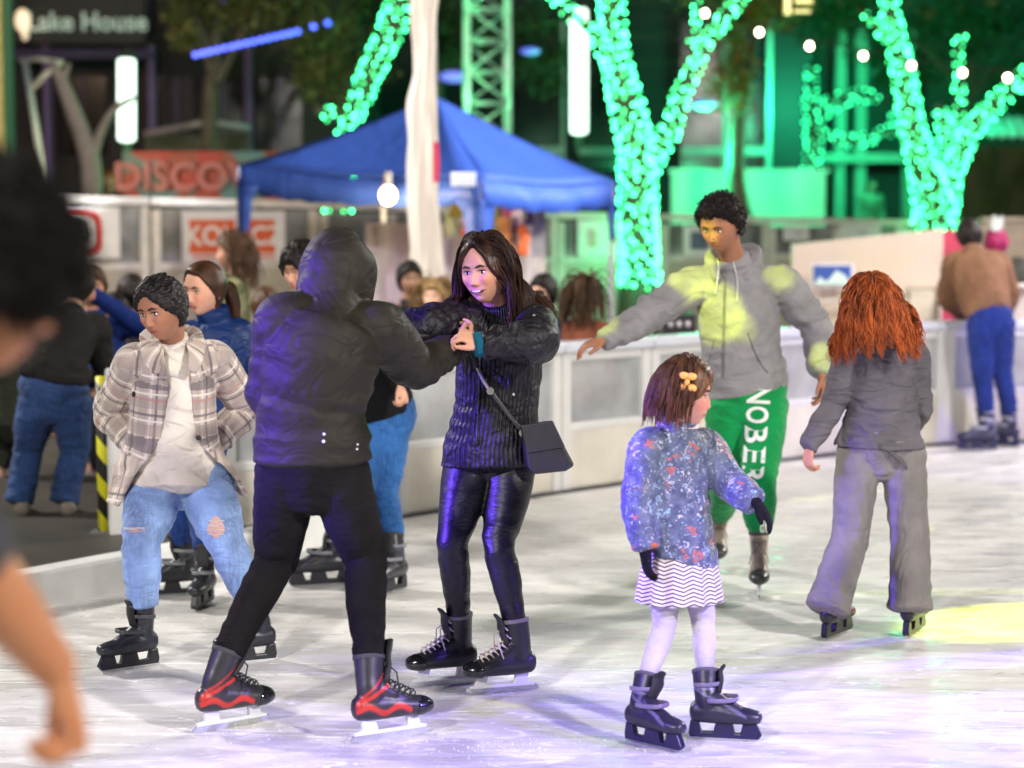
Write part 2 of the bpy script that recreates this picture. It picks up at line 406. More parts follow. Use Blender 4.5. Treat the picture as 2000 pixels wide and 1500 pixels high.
def face_bits(F, child, smile, female, open_):
    V, f, D = head_mesh(child=child, smile=smile, female=female, open_=open_)
    bv = BVHTree.FromPolygons(V.tolist(), f)
    def fy(x, z):
        h = bv.ray_cast(Vector((x, .3, z)), Vector((0, -1, 0)))
        return h[0].y if h[0] is not None else .08
    W = lambda p: np.asarray(p, float)*F.hk@F.HM.T+F.head
    for sx in (-1, 1):
        cx = sx*.031; y0 = fy(cx, -.001)
        e = bpy_sphere(W((cx, y0-.0045, -.001)), (.0175*F.hk, .0095*F.hk, .0075*F.hk*(.9 if smile else 1)), F.HM, 14, 10)
        eo = e.build('eye', simple((.75, .73, .7), .25, bump=0.0), F.root, True)
        gz = F.gaze if hasattr(F, 'gaze') else 0
        i = bpy_sphere(W((cx+gz, y0-.0015, -.001)), (.0080*F.hk, .0075*F.hk, .0076*F.hk*(.95 if smile else 1)), F.HM, 12, 8)
        i.build('iris', simple((.02, .012, .008), .12, bump=0.0), eo, True)
        pts = [W((sx*(.031+q), fy(sx*(.031+q), .005)+.0004, .0045+.0025*math.cos(q*110))) for q in (-.015, -.007, 0, .007, .016)]
        m = MB(); m.add(*tube(pts, np.array([.0010, .0019, .0023, .0022, .0012])*F.hk, None, n=6, step=.004)); m.build('eyelash', simple((.015, .01, .01), .7), F.root, True)
        m = MB(); pts = [W((sx*q[0], fy(sx*q[0], q[1])+.0005, q[1])) for q in ((.013, .017), (.022, .0215), (.034, .024), (.045, .019))]
        m.add(*tube(pts, np.array([.0024, .0032, .0028, .0012])*F.hk, None, n=6, step=.004)); m.build('eyebrow', simple((.03, .02, .015), .9), F.root, True)
    # mouth line
    w = .0245*(1+.45*smile)
    pts = [W((q*w, fy(q*w, -.068+abs(q)**2*.006*smile)+(.0006 if smile < .5 else .0), -.068+abs(q)**2*.007*smile)) for q in (-1, -.6, -.2, .2, .6, 1)]
    h = .0012 if smile < .5 else .0060
    if open_: h = .006
    m = MB(); m.add(*tube(pts, np.array([[.0005, .0005], [h, .0015], [h*1.1, .0018], [h*1.1, .0018], [h, .0015], [.0005, .0005]])*F.hk, F.HM[:, 2], n=8, step=.003))
    mo = m.build('mouth', simple((.10, .025, .025), .5), F.root, True)
    if smile >= .5:
        pts = [W((q*w*.86, fy(q*w*.86, -.068)+.0016, -.0668+abs(q)**2*.006*smile)) for q in (-1, -.5, 0, .5, 1)]
        m = MB(); m.add(*tube(pts, np.array([[.0018, .001], [.0042, .0017], [.0048, .002], [.0042, .0017], [.0018, .001]])*F.hk, F.HM[:, 2], n=8, step=.003))
        m.build('teeth', simple((.8, .78, .74), .3, bump=0.0), mo, True)
def bpy_sphere(c, r, M, nu=12, nv=8):
    V = []; 
    for j in range(1, nv):
        for i in range(nu):
            a = 2*PI*i/nu; ph = PI*j/nv; V.append((r[0]*math.sin(ph)*math.cos(a), r[1]*math.sin(ph)*math.sin(a), r[2]*math.cos(ph)))
    V += [(0, 0, r[2]), (0, 0, -r[2])]
    F = [(j*nu+i, (j+1)*nu+i, (j+1)*nu+(i+1) % nu, j*nu+(i+1) % nu) for j in range(nv-2) for i in range(nu)]
    c0 = (nv-1)*nu
    F += [(c0, i, (i+1) % nu) for i in range(nu)]+[(c0+1, (nv-2)*nu+(i+1) % nu, (nv-2)*nu+i) for i in range(nu)]
    m = MB(); m.add(np.array(V)@np.asarray(M).T+np.asarray(c), F); return m
# ------------------------------------------------------------------ garments
def axes_attr(me, tubes):
    V = getv(me); best = np.full(len(V), 1e9); out = np.zeros((len(V), 3))
    for ti, (ctrl, rad, side) in enumerate(tubes):
        ctrl = np.asarray(ctrl, float); rad = np.asarray(rad, float).reshape(len(ctrl), -1)
        L = np.concatenate([[0], np.cumsum(np.linalg.norm(np.diff(ctrl, axis=0), axis=1))])
        for i in range(len(ctrl)-1):
            a, b = ctrl[i], ctrl[i+1]; ab = b-a; l2 = ab@ab+1e-9
            t = np.clip((V-a)@ab/l2, 0, 1); c = a+t[:, None]*ab; d = V-c
            r = rad[i].mean()*(1-t)+rad[i+1].mean()*t; dist = np.linalg.norm(d, axis=1)-r
            sv = (np.asarray(side, float) if np.ndim(side) == 1 else np.asarray(side, float)[i]) if side is not None else np.cross(nrm(ab), [0, 1, 0])
            sv = nrm(sv-nrm(ab)*np.dot(sv, nrm(ab))); bv = np.cross(nrm(ab), sv)
            th = np.arctan2(d@bv, d@sv); m = dist < best
            best = np.where(m, dist, best)
            out[m] = np.c_[(th*r.mean() if np.isscalar(r) else th*rad.mean()), L[i]+t*math.sqrt(l2), np.full(len(V), ti)][m]
    attr(me, 'uvs', out)
def garment(F, name, tubes, mat, vox=.006, smooth=3, folds=0.0, seed=1, uvs=False, extra=None, drape=.0, dk=22, label=None, parent=None):
    """tubes: list of dict(c=ctrl,r=radii,s=side,amp=,at=)"""
    mb = MB(); tl = []
    for i, t in enumerate(tubes):
        fo = None; amp = t.get('amp', folds)
        if amp:
            sd = seed*17+i
            fo = (lambda amp, at, sd, b: (lambda s, th, L: foldf(s, th, L, amp, sd, at, b)))(amp, t.get('at', (.5, 1.0)), sd, t.get('base', .35))
        mb.add(*tube(t['c'], np.array(t['r']), t.get('s'), n=t.get('n', 40), step=t.get('step', .008), fold=fo, capround=t.get('cap', .25)))
        tl.append((t['c'], t['r'], t.get('s')))
    if extra: extra(mb)
    me = remesh(mb, vox, smooth, .5)
    if drape:
        V = getv(me); N = getn(me); q = sinoise(V*np.array([1, 1, .45]), seed, dk)
        q = q+.6*sinoise(V*np.array([.8, .8, 1.4]), seed+5, dk*1.7)
        setv(me, V+N*(np.abs(q)-.5)[:, None]*drape)
    if uvs: axes_attr(me, tl)
    o = place(me, name, mat, parent if parent is not None else F.root)
    if label: o['label'] = label
    return o
def torso_tube(F, hem, rr, neck_r=.07, up=0.0):
    J = F.J
    k = F.k; sd = F.side; hs = F.hside
    m = nrm(hs+sd)
    mid = J['chest']*.45+J['neck']*.55
    p1 = J['pel']
    if np.dot(hem-p1, J['waist']-p1) > -1e-4: p1 = hem*.5+J['waist']*.5
    c = [hem, p1, J['waist'], J['chest'], mid, J['neck']-nrm(J['neck']-J['chest'])*.02*k, J['neck']+nrm(J['head']-J['neck'])*(.03+up)*k]
    return dict(c=c, r=np.array(rr)*k, s=[hs, hs, m, sd, sd, sd, sd], n=56)
def sleeves(F, r, amp=.008, ends=1.0, which='RL', over=0.02):
    out = []; J = F.J; k = F.k
    for s_ in which:
        sh, el, wr = J['sh'+s_], J['el'+s_], J['wr'+s_]
        e2 = el+(wr-el)*ends
        out.append(dict(c=[J['neck']*.55+sh*.45-V3(0, 0, .05)*k, sh, sh+(el-sh)*.5, el, el+(e2-el)*.5, e2+nrm(wr-el)*over*k],
                        r=np.array([r[0]*.9, r[0], r[1], r[2], r[3], r[4]])*k, s=None, amp=amp*k, at=(.55, .95), base=.45))
    return out
def legs_t(F, r, amp=.007, which='RL', ends=1.0, at=(.52, .97), over=0.0):
    out = []; J = F.J; k = F.k
    for s_ in which:
        hp, kn, an = J['hip'+s_], J['kn'+s_], J['an'+s_]
        e2 = kn+(an-kn)*ends+nrm(an-kn)*over*k
        out.append(dict(c=[hp+V3(0, 0, .03)*k, hp+(kn-hp)*.35, hp+(kn-hp)*.7, kn, kn+(e2-kn)*.4, kn+(e2-kn)*.8, e2], r=np.array(r)*k, s=None, amp=amp*k, at=at, base=.3))
    return out
def pants(F, name, mat, r, hipr=((.14, .105), (.168, .12), (.15, .105)), amp=.007, seed=3, vox=.006, label=None, ends=1.0, at=(.52, .97), over=0.0, drape=.003, uvs=False, which='RL'):
    J = F.J; k = F.k
    cr = (J['hipR']+J['hipL'])/2-V3(0, 0, .07)*k
    t = [dict(c=[cr, J['pel'], J['pel']+(J['waist']-J['pel'])*.45], r=np.array(hipr)*np.array([[.8, .8], [1, 1], [1, 1]])*k, s=F.hside, amp=.003*k, cap=.5)]
    return garment(F, name, t+legs_t(F, r, amp, which, ends, at, over), mat, vox, 3, seed=seed, drape=drape, label=label, uvs=uvs)
# ------------------------------------------------------------------ hair
def hair_cap(F, mat, th=.02, hairline=.045, nape=-.09, front_drop=0.0, lump=.004, kk=60, seed=1, sidecov=.0, child=False, name='hair', extra=None, vox=.004, smooth=1, rag=.003):
    V, f, D = head_mesh(child=child)
    z = V[:, 2]; y = D[:, 1]; ax = np.abs(V[:, 0])
    # hair limit height as a function of facing
    fr = np.clip((y+.15)/.75, 0, 1)
    lim = nape+(hairline-nape)*fr**.8 - front_drop*fr + rag*(sinoise(V, seed+8, 45)+.6*sinoise(V, seed+2, 110))
    lim = lim-np.clip(ax/.066, 0, 1)**1.7*sidecov*fr
    m = np.clip((z-lim)/.012, 0, 1)
    N = nrm(V)
    q = 1+.5*sinoise(V, seed, kk)*lump/.004*.3
    V2 = V+N*((-.006)*(1-m)+m*th*q)[:, None]
    mb = MB(); mb.add(V2*F.hk@F.HM.T+F.head, f)
    if extra: extra(mb)
    me = remesh(mb, vox, smooth, .5)
    VV = getv(me); NN = getn(me)
    setv(me, VV+NN*(sinoise(VV, seed+3, kk*2.2)*lump*.5)[:, None])
    attr(me, 'rnd', (.5+.5*sinoise(getv(me)*np.array([1, 1, .3]), seed, 90)).clip(0, 1), 'FLOAT')
    return place(me, name, mat, F.root)
def strands(F, mat, n, length, roots, seed=1, width=.006, wave=.004, wk=40, clump=.35, avoid=(), out=.012, name='hair', parent=None, grav=.16, lenvar=.25, field=None, wgrow=1.0, cap=.02, sides=4, lock=.0, nlock=14):
    """roots: function(rg,n)-> (dirs in head frame, initial velocity in head frame)"""
    rg = np.random.RandomState(seed); D, v0 = roots(rg, n)
    D = nrm(D); p = head_pts(D)+D*(.004+rg.uniform(0, out, n))[:, None]
    M = F.HM; hk = F.hk; p = p*hk@M.T+F.head; v = nrm(v0)@M.T
    ds = .014; steps = int(length*(1+lenvar)/ds); Lh = length*(1-lenvar*rg.uniform(0, 1.2, n)+lenvar*.2)
    R = (np.array([.0765, .098, .118])+cap-.004)*hk; offs = rg.uniform(.003, out, n)
    path = [p.copy()]
    for s in range(steps):
        g = np.tile(V3(0, 0, -1), (n, 1))
        v = nrm(v*(1-grav)+g*grav+(field(p) if field else 0))
        q = p+v*ds
        l = (q-F.head)@M; rr = np.linalg.norm(l/(R+offs[:, None]), axis=1)
        ins = rr < 1
        l = np.where(ins[:, None], l/rr[:, None], l); q = l@M.T+F.head
        for c, rad in avoid:
            c = np.asarray(c, float)
            if c.ndim == 1: cc = c
            else:
                a, b = c; ab = b-a; t = np.clip((q-a)@ab/(ab@ab), 0, 1); cc = a+t[:, None]*ab
            dd = q-cc; dl = np.linalg.norm(dd, axis=1); r_ = rad+offs*.8
            q = np.where((dl < r_)[:, None], cc+dd/dl[:, None]*r_[:, None], q)
        v = nrm(q-p); p = q; path.append(p.copy())
    path = np.array(path)               # steps+1,n,3
    K = len(path); s = np.arange(K)*ds
    cl = np.round(rg.uniform(0, 12, n))
    if lock:
        gi = rg.choice(n, max(4, n//nlock), replace=False); gd = ((path[0][:, None]-path[0][gi][None])**2).sum(2); own = gi[gd.argmin(1)]
        wq = lock*np.clip(s/.09, 0, 1)[:, None, None]; path = path*(1-wq)+path[:, own]*wq; cl = own.astype(float)
    # waves
    T = nrm(np.gradient(path, axis=0)); ph = rg.uniform(0, 6.28, n); phc = cl*1.7
    A = np.cross(T, V3(0, 1, 0)); A = nrm(A); B = np.cross(T, A)
    ww = wave*np.clip(s/.10, 0, 1)[:, None]**wgrow
    kq = wk*(1+.15*rg.normal(size=n))
    path = path+A*(ww*np.sin(s[:, None]*kq+phc*(1-clump)+ph*clump))[..., None]+B*(ww*.8*np.cos(s[:, None]*kq*.9+phc))[..., None]
    T = nrm(np.gradient(path, axis=0)); A = nrm(np.cross(T, V3(.3, 1, .2))); B = np.cross(T, A)
    fr = s[:, None]/Lh[None]; wd = width*np.sqrt(np.clip(1-fr**2, 0, 1))*rg.uniform(.5, 1.2, n)[None]+.0002
    Vs = []; n3 = sides
    for i in range(n3):
        a = 2*PI*i/n3; Vs.append(path+A*(np.cos(a)*wd)[..., None]*.5+B*(np.sin(a)*wd)[..., None]*.5)
    Vv = np.stack(Vs, 2)                # K,n,n3,3
    Fv = []; Vout = []; rn = []; base = 0
    for j in range(n):
        kk = max(3, min(K, int(Lh[j]/ds)+1)); Vout.append(Vv[:kk, j].reshape(-1, 3)); rn.append(np.clip(.85*rg.rand()+.25*np.repeat(np.arange(kk)/kk, n3)-.05, 0, 1))
        for a in range(kk-1):
            for i in range(n3):
                Fv.append((base+a*n3+i, base+a*n3+(i+1) % n3, base+(a+1)*n3+(i+1) % n3, base+(a+1)*n3+i))
        base += kk*n3
    m = MB(); m.add(np.concatenate(Vout), Fv); o = m.build(name, mat, parent or F.root, True)
    attr(o.data, 'rnd', np.concatenate(rn), 'FLOAT'); return o
def roots_parted(part=.15, back=.6, front=.35, low=-.35):
    def f(rg, n):
        sx = np.where(rg.rand(n) < .5, -1, 1)
        z = rg.uniform(low, 1, n); a = rg.uniform(0, 1, n)
        # around: angle from front side (75deg) to back (180)
        ang = np.radians(62+118*a); rad = np.sqrt(np.clip(1-z*z, 0, 1))
        D = np.c_[sx*rad*np.sin(ang), rad*np.cos(ang), z]
        D[:, 1] += np.clip(z-.55, 0, 1)*front*1.6
        v = np.c_[sx*.9-part*D[:, 0]*0, -.25-.3*a, -.6+0*z]
        return D, v
    return f
# ------------------------------------------------------------------ skates
def skate(F, side, ground, fwd, style, k=1.0, lift=0.0, pitch=0.0, roll=0.0, colors=None, soft=True):
    """ground: point under mid blade. returns ankle and toe joints; builds parts later via build_skate"""
    f = nrm(V3(fwd[0], fwd[1], 0)); u = V3(0, 0, 1); r = np.cross(f, u)
    f2 = f*math.cos(pitch)+u*math.sin(pitch); u2 = u*math.cos(pitch)-f*math.sin(pitch)
    u3 = u2*math.cos(roll)+r*math.sin(roll); r3 = np.cross(f2, u3)
    M = np.stack([f2, r3, u3], 1)
    o = np.asarray(ground, float)+V3(0, 0, lift)
    return dict(M=M, o=o, k=k, style=style, side=side)
def sk_pt(S, p): return S['o']+np.asarray(p, float)*S['k']@S['M'].T
def build_skate(F, S, cols):
    sh_ = S.get('shear', np.zeros(3)); W = lambda p: sk_pt(S, p)+sh_*max(0., (p[2]-.156)/.115)*(1 if p[0] < .05 else 0); k = S['k']; M = S['M']; st = S['style']; lat = M[:, 1]
    z0 = .066
    mb = MB()
    foot = [(-.105, 0, z0+.045), (-.06, 0, z0+.045), (.0, 0, z0+.043), (.06, 0, z0+.037), (.11, 0, z0+.033), (.145, 0, z0+.030)]
    fr = [(.033, .040), (.040, .044), (.041, .043), (.045, .036), (.045, .031), (.033, .024)]
    mb.add(*tube([W(p) for p in foot], np.array(fr)*k, lat, n=24, step=.008, capround=.55))
    sh = [(-.05, 0, z0+.035), (-.056, 0, z0+.09), (-.058, 0, z0+.14), (-.055, 0, z0+.205)]
    sr = [(.038, .050), (.036, .046), (.039, .047), (.045, .052)]
    mb.add(*tube([W(p) for p in sh], np.array(sr)*k, lat, n=24, step=.008, capround=.1))
    mb.add(*tube([W(p) for p in [(-.03, 0, z0+.10), (.02, 0, z0+.075), (.07, 0, z0+.055)]], np.array([(.034, .035), (.034, .026), (.034, .02)])*k, lat, n=16, step=.008, capround=.4))
    me = remesh(mb, .005*max(k, .8), 2, .5)
    V = getv(me); q = (V-S['o'])@M/k; V = V-sh_*np.clip((q[:, 2:3]-.156)/.115, 0, 1.2); q = (V-S['o'])@M/k
    msk = np.zeros(len(V)); x, y, z = q[:, 0], np.abs(q[:, 1]), q[:, 2]
    if st == 'red':
        ss = lambda a, w: np.clip((w-np.abs(a))/.004+.5, 0, 1)
        msk = ss(z-(z0+.035)-.10*np.clip(-x-.02, 0, 1)-.01*np.sin(x*60), .010)*(x < .07)*(y > .018)
        msk = np.maximum(msk, ss(z-(z0+.115)-x*.5, .007)*(x < .0)*(y > .02))
        msk = np.maximum(msk, ss(z-(z0+.165)-x*.9, .006)*(y > .015)*.8)
    elif st == 'plastic':
        msk = ((np.abs(z-(z0+.15)) < .012)|(np.abs(z-(z0+.06)-(.06-x)*.5) < .006)&(x < .1))*.6
    elif st == 'pale':
        msk = ((x < .09))*1.0
    attr(me, 'msk', msk, 'FLOAT')
    root = place(me, 'ice_skate', boot_mat(cols['boot'], cols.get('accent', (.5, .03, .02))), F.root)
    # tongue
    m = MB(); tg = [(-.01, 0, z0+.12), (.004, 0, z0+.17), (.004, 0, z0+(.205 if st != 'pale' else .18)), (.018, 0, z0+(.25 if st == 'red' else (.18 if st == 'pale' else .228)))]
    m.add(*tube([W(p) for p in tg], np.array([(.03, .012), (.034, .010), (.036, .009), (.030, .007)])*k, lat, n=14, step=.01, capround=.4))
    m.build('tongue', simple(cols.get('tongue', (.03, .03, .035)), .7), root, True)
    # laces / straps
    m = MB()
    if st in ('plastic',):
        for p0, p1, z in ((-.105, .0, z0+.155), (-.06, .06, z0+.095)):
            for sy in (-1, 1):
                m.add(*tube([W((p0+.01, sy*.038, z-.0)), W(((p0+p1)/2, sy*.049, z+.004)), W((p1-.004, sy*.034, z+.008)), W((p1+.006, 0, z+.010))], np.array([(.009, .0025)]*4)*k, M[:, 2], n=8, step=.01))
        m.build('strap', simple(cols.get('lace', (.35, .35, .4)), .4), root, True)
    else:
        for i in range(9):
            t = i/8; a = V3(.095-.088*min(1, t*1.5), 0, z0+.075+.02*t) if t < .66 else V3(.006-.004*(t-.66), 0, z0+.085+.095*(t-.55)*2.3)
            if t < .66: a = V3(.10-.145*t, 0, z0+.068+.075*t)
            else: a = V3(.002-.01*(t-.66), 0, z0+.118+.20*(t-.66))
            w = .024+.004*t
            for sy in (-1, 1):
                b = a+V3(-.012, 0, .012)
                m.path([W((a[0]-.012, sy*w, a[2]-.010)), W((a[0], sy*w*.4, a[2]+.008)), W((b[0]+.006, -sy*w*.4, b[2]+.006)), W((b[0]-.012, -sy*w, b[2]-.004))], .0026*k, 5)
        for sy in (-1, 1):
            m.path([W((.012, sy*.004, z0+.17)), W((.03, sy*.022, z0+.15)), W((.028, sy*.036, z0+.11)), W((.02, sy*.044, z0+.075))], .0026*k, 5)
        m.build('laces', simple(cols.get('lace', (.5, .48, .45)), .85), root, True)
    # holder
    m = MB(); MM = M; hc = cols.get('holder', (.55, .56, .58))
    if st == 'plastic':
        m.prism([(-.118, z0+.012), (-.125, .03), (-.12, .012), (.145, .012), (.158, .028), (.135, z0+.010), (.085, z0+.004), (.075, .032), (.055, .030), (.045, z0+.004), (-.02, z0+.006), (-.03, .034), (-.075, .034), (-.085, z0+.006)], .03, M*k, S['o'])
    else:
        m.prism([(-.095, z0+.012), (-.088, .036), (-.118, .032), (-.120, .022), (.138, .022), (.142, .032), (.118, .036), (.108, z0+.012), (.066, z0+.008), (.074, .034), (-.034, .034), (-.044, z0+.008)], .016, M*k, S['o'])
    m.build('blade_holder', simple(hc, .35, var=.05), root, bevel=.003)
    m = MB(); m.prism([(-.125, .026), (-.138, .012), (-.128, .003), (-.09, 0), (.09, 0), (.135, .004), (.152, .014), (.150, .026)], .0035, M*k, S['o'])
    m.build('blade', simple((.6, .62, .65), .22, 1.0, var=.05), root)
    if st in ('white', 'red'):
        m = MB(); m.add(*tube([W(p) for p in [(.095, 0, z0+.030), (.125, 0, z0+.030), (.150, 0, z0+.028)]], np.array([(.049, .034), (.047, .032), (.034, .024)])*k, lat, n=20, step=.008, capround=.5))
        m.build('toe_cap', simple((.012, .012, .014), .18, spec=.7, var=.05), root, True)
    m = MB()
    m.add(*tube([W(p) for p in [(-.055, 0, z0+.197), (-.055, 0, z0+.210)]], np.array([(.047, .054), (.047, .054)])*k, lat, n=24, step=.006, capround=.1))
    m.build('cuff', simple(cols.get('cuff', (.05, .05, .055)), .8), root, True)
    return root
@cached
def boot_mat(c, a):
    t = NT('boot'); f = t.at('msk').outputs['Fac']; o = t.obj()
    col = t.mix(t.math('MINIMUM', f, 1.0), t.mix(t.noise(20.0, 3, o), c, tuple(min(1, x*1.6+.01) for x in c)), a)
    t.bsdf(col=col, rough=.38, spec=.5, normal=t.bump(t.noise(40.0, 3, o), .25, .004)); return t.m
def setfeet(J, **S):
    for s_, q in S.items():
        b = sk_pt(q, (-.058, 0, .156)); v = nrm(nrm(J['kn'+s_]-b)+V3(0, 0, .25)); L = .115*q['k']
        q['shear'] = b+v*L-sk_pt(q, (-.055, 0, .271)); J['an'+s_] = b+v*L*.8; J['toe'+s_] = sk_pt(q, (.06, 0, .066+.038)); J['heel'+s_] = b
# ================================================================== PEOPLE
def JJ(**k): return {a: P(*b) for a, b in k.items()}
BLACK = (.012, .012, .014)
# ---- A: hooded man seen from behind, holding both hands of the woman
def hero_hooded():
    sL = skate(None, 'L', G(446, 1422), (.80, .60), 'red', 1.04, roll=.10)
    sR = skate(None, 'R', G(757, 1443), (.86, .50), 'red', 1.04, roll=-.05)
    J = JJ(head=(672, 535, 6.86), neck=(652, 600, 6.76), chest=(628, 690, 6.70), waist=(608, 800, 6.70), pel=(610, 905, 6.70),
           shR=(738, 645, 6.76), elR=(812, 716, 6.98), wrR=(886, 682, 7.14), shL=(556, 628, 6.70), elL=(528, 775, 6.74), wrL=(640, 735, 7.02),
           hipR=(662, 935, 6.70), hipL=(558, 935, 6.70), knR=(712, 1090, 6.72), knL=(540, 1090, 6.82))
    setfeet(J, L=sL, R=sR)
    hands = {'R': dict(d=P(922, 655, 7.20)-J['wrR'], n=V3(-.3, .5, .6), t=V3(0, 0, 1), curl=(35, 45, 35)), 'L': dict(d=V3(.8, .5, .1), n=V3(0, .3, 1), t=V3(-.3, .5, .5), curl=(30, 40, 30))}
    F = figure('person in black jacket, hood up, back turned, holding hands with the smiling woman', J, V3(.62, .75, -.12), V3(.5, .85, 0), 1.03,
               skin_col=(.5, .28, .19), vox=.0048, hands=hands, detail=False, female=False)
    jm = cloth((.023, .020, .0145), rough=.6, wr=.38, wscale=6.0, spec=.22)
    k = F.k
    t = [torso_tube(F, J['pel']+V3(0, 0, .012), [(.196, .150), (.192, .150), (.178, .145), (.196, .155), (.175, .135), (.10, .10), (.09, .095)])]
    t[0]['amp'] = .009; t[0]['at'] = (.12, .35, .6); t[0]['base'] = .6
    t += sleeves(F, (.098, .086, .078, .068, .050), .015, over=.015)
    hd, M = F.head, F.HM
    W = lambda p: np.asarray(p)@M.T*F.hk+hd
    def hood(mb):
        mb.add(*tube([W((0, -.06, -.16)), W((0, -.055, -.10)), W((0, -.035, -.03)), W((0, -.022, .04)), W((0, -.01, .095)), W((0, .005, .128))],
                     np.array([(.105, .10), (.113, .125), (.122, .135), (.120, .132), (.095, .105), (.045, .05)])*1.04, M[:, 0], n=44, step=.008, capround=.5,
                     fold=lambda s, th, L: foldf(s, th, L, .006, 5, (.05, .2), .35)))
        mb.add(*tube([W((.11, -.09, -.135)), W((.06, -.155, -.165)), W((0, -.165, -.185)), W((-.06, -.155, -.165)), W((-.11, -.09, -.135))], np.array([.03, .038, .042, .038, .03]), None, n=16, step=.01, capround=.6))
    jk = garment(F, 'hooded_jacket', t, jm, .0065, 3, seed=4, extra=hood, drape=.0045, dk=13)
    # jacket hem band, logo dots and seam details
    m = MB(); bv = surf(jk)
    for (px, py, r) in ((633, 848, .0055), (632, 862, .0062), (698, 868, .004), (697, 877, .004)):
        p, n = on_surf(bv, px, py)
        if p is not None: m.add(*tube([p-n*.002, p+n*.0025], np.array([r, r*.9]), None, n=12, smooth=False))
    m.build('logo', simple((.7, .7, .72), .4), jk)
    cm = cloth((.012, .011, .012), rough=.8, wr=.3)
    for s_ in 'RL':
        d = nrm(J['wr'+s_]-J['el'+s_]); m = MB(); m.add(*tube([J['wr'+s_]-d*.025, J['wr'+s_]+d*.022], np.array([.047, .043]), None, n=24, step=.006, capround=.2)); m.build('cuff', cm, jk, True)
    pants(F, 'trousers', cloth((.012, .0105, .011), rough=.9, wr=.3, wscale=8., spec=.08, stretch=(.8, .8, 2)), [.104, .097, .087, .075, .067, .055, .051], hipr=((.15, .12), (.176, .135), (.162, .125)), amp=.010, seed=8, drape=.004, ends=.93)
    for S in (sL, sR): build_skate(F, S, dict(boot=(.018, .017, .02), accent=(.55, .035, .02), lace=(.02, .02, .025), holder=(.75, .76, .80), tongue=(.02, .02, .022)))
    return F
def surf(o):
    me = o.data; V = getv(me)+np.array(o['o']); return BVHTree.FromPolygons(V.tolist(), [tuple(p.vertices) for p in me.polygons])
def on_surf(bv, px, py):
    a = Vector((0, 0, CAMH)); b = Vector(P(px, py, 10.0)); h = bv.ray_cast(a, (b-a).normalized())
    if h[0] is None: return None, None
    n = np.array(h[1]); dv = np.array(b-a)
    if np.dot(n, dv) > 0: n = -n
    return np.array(h[0]), n
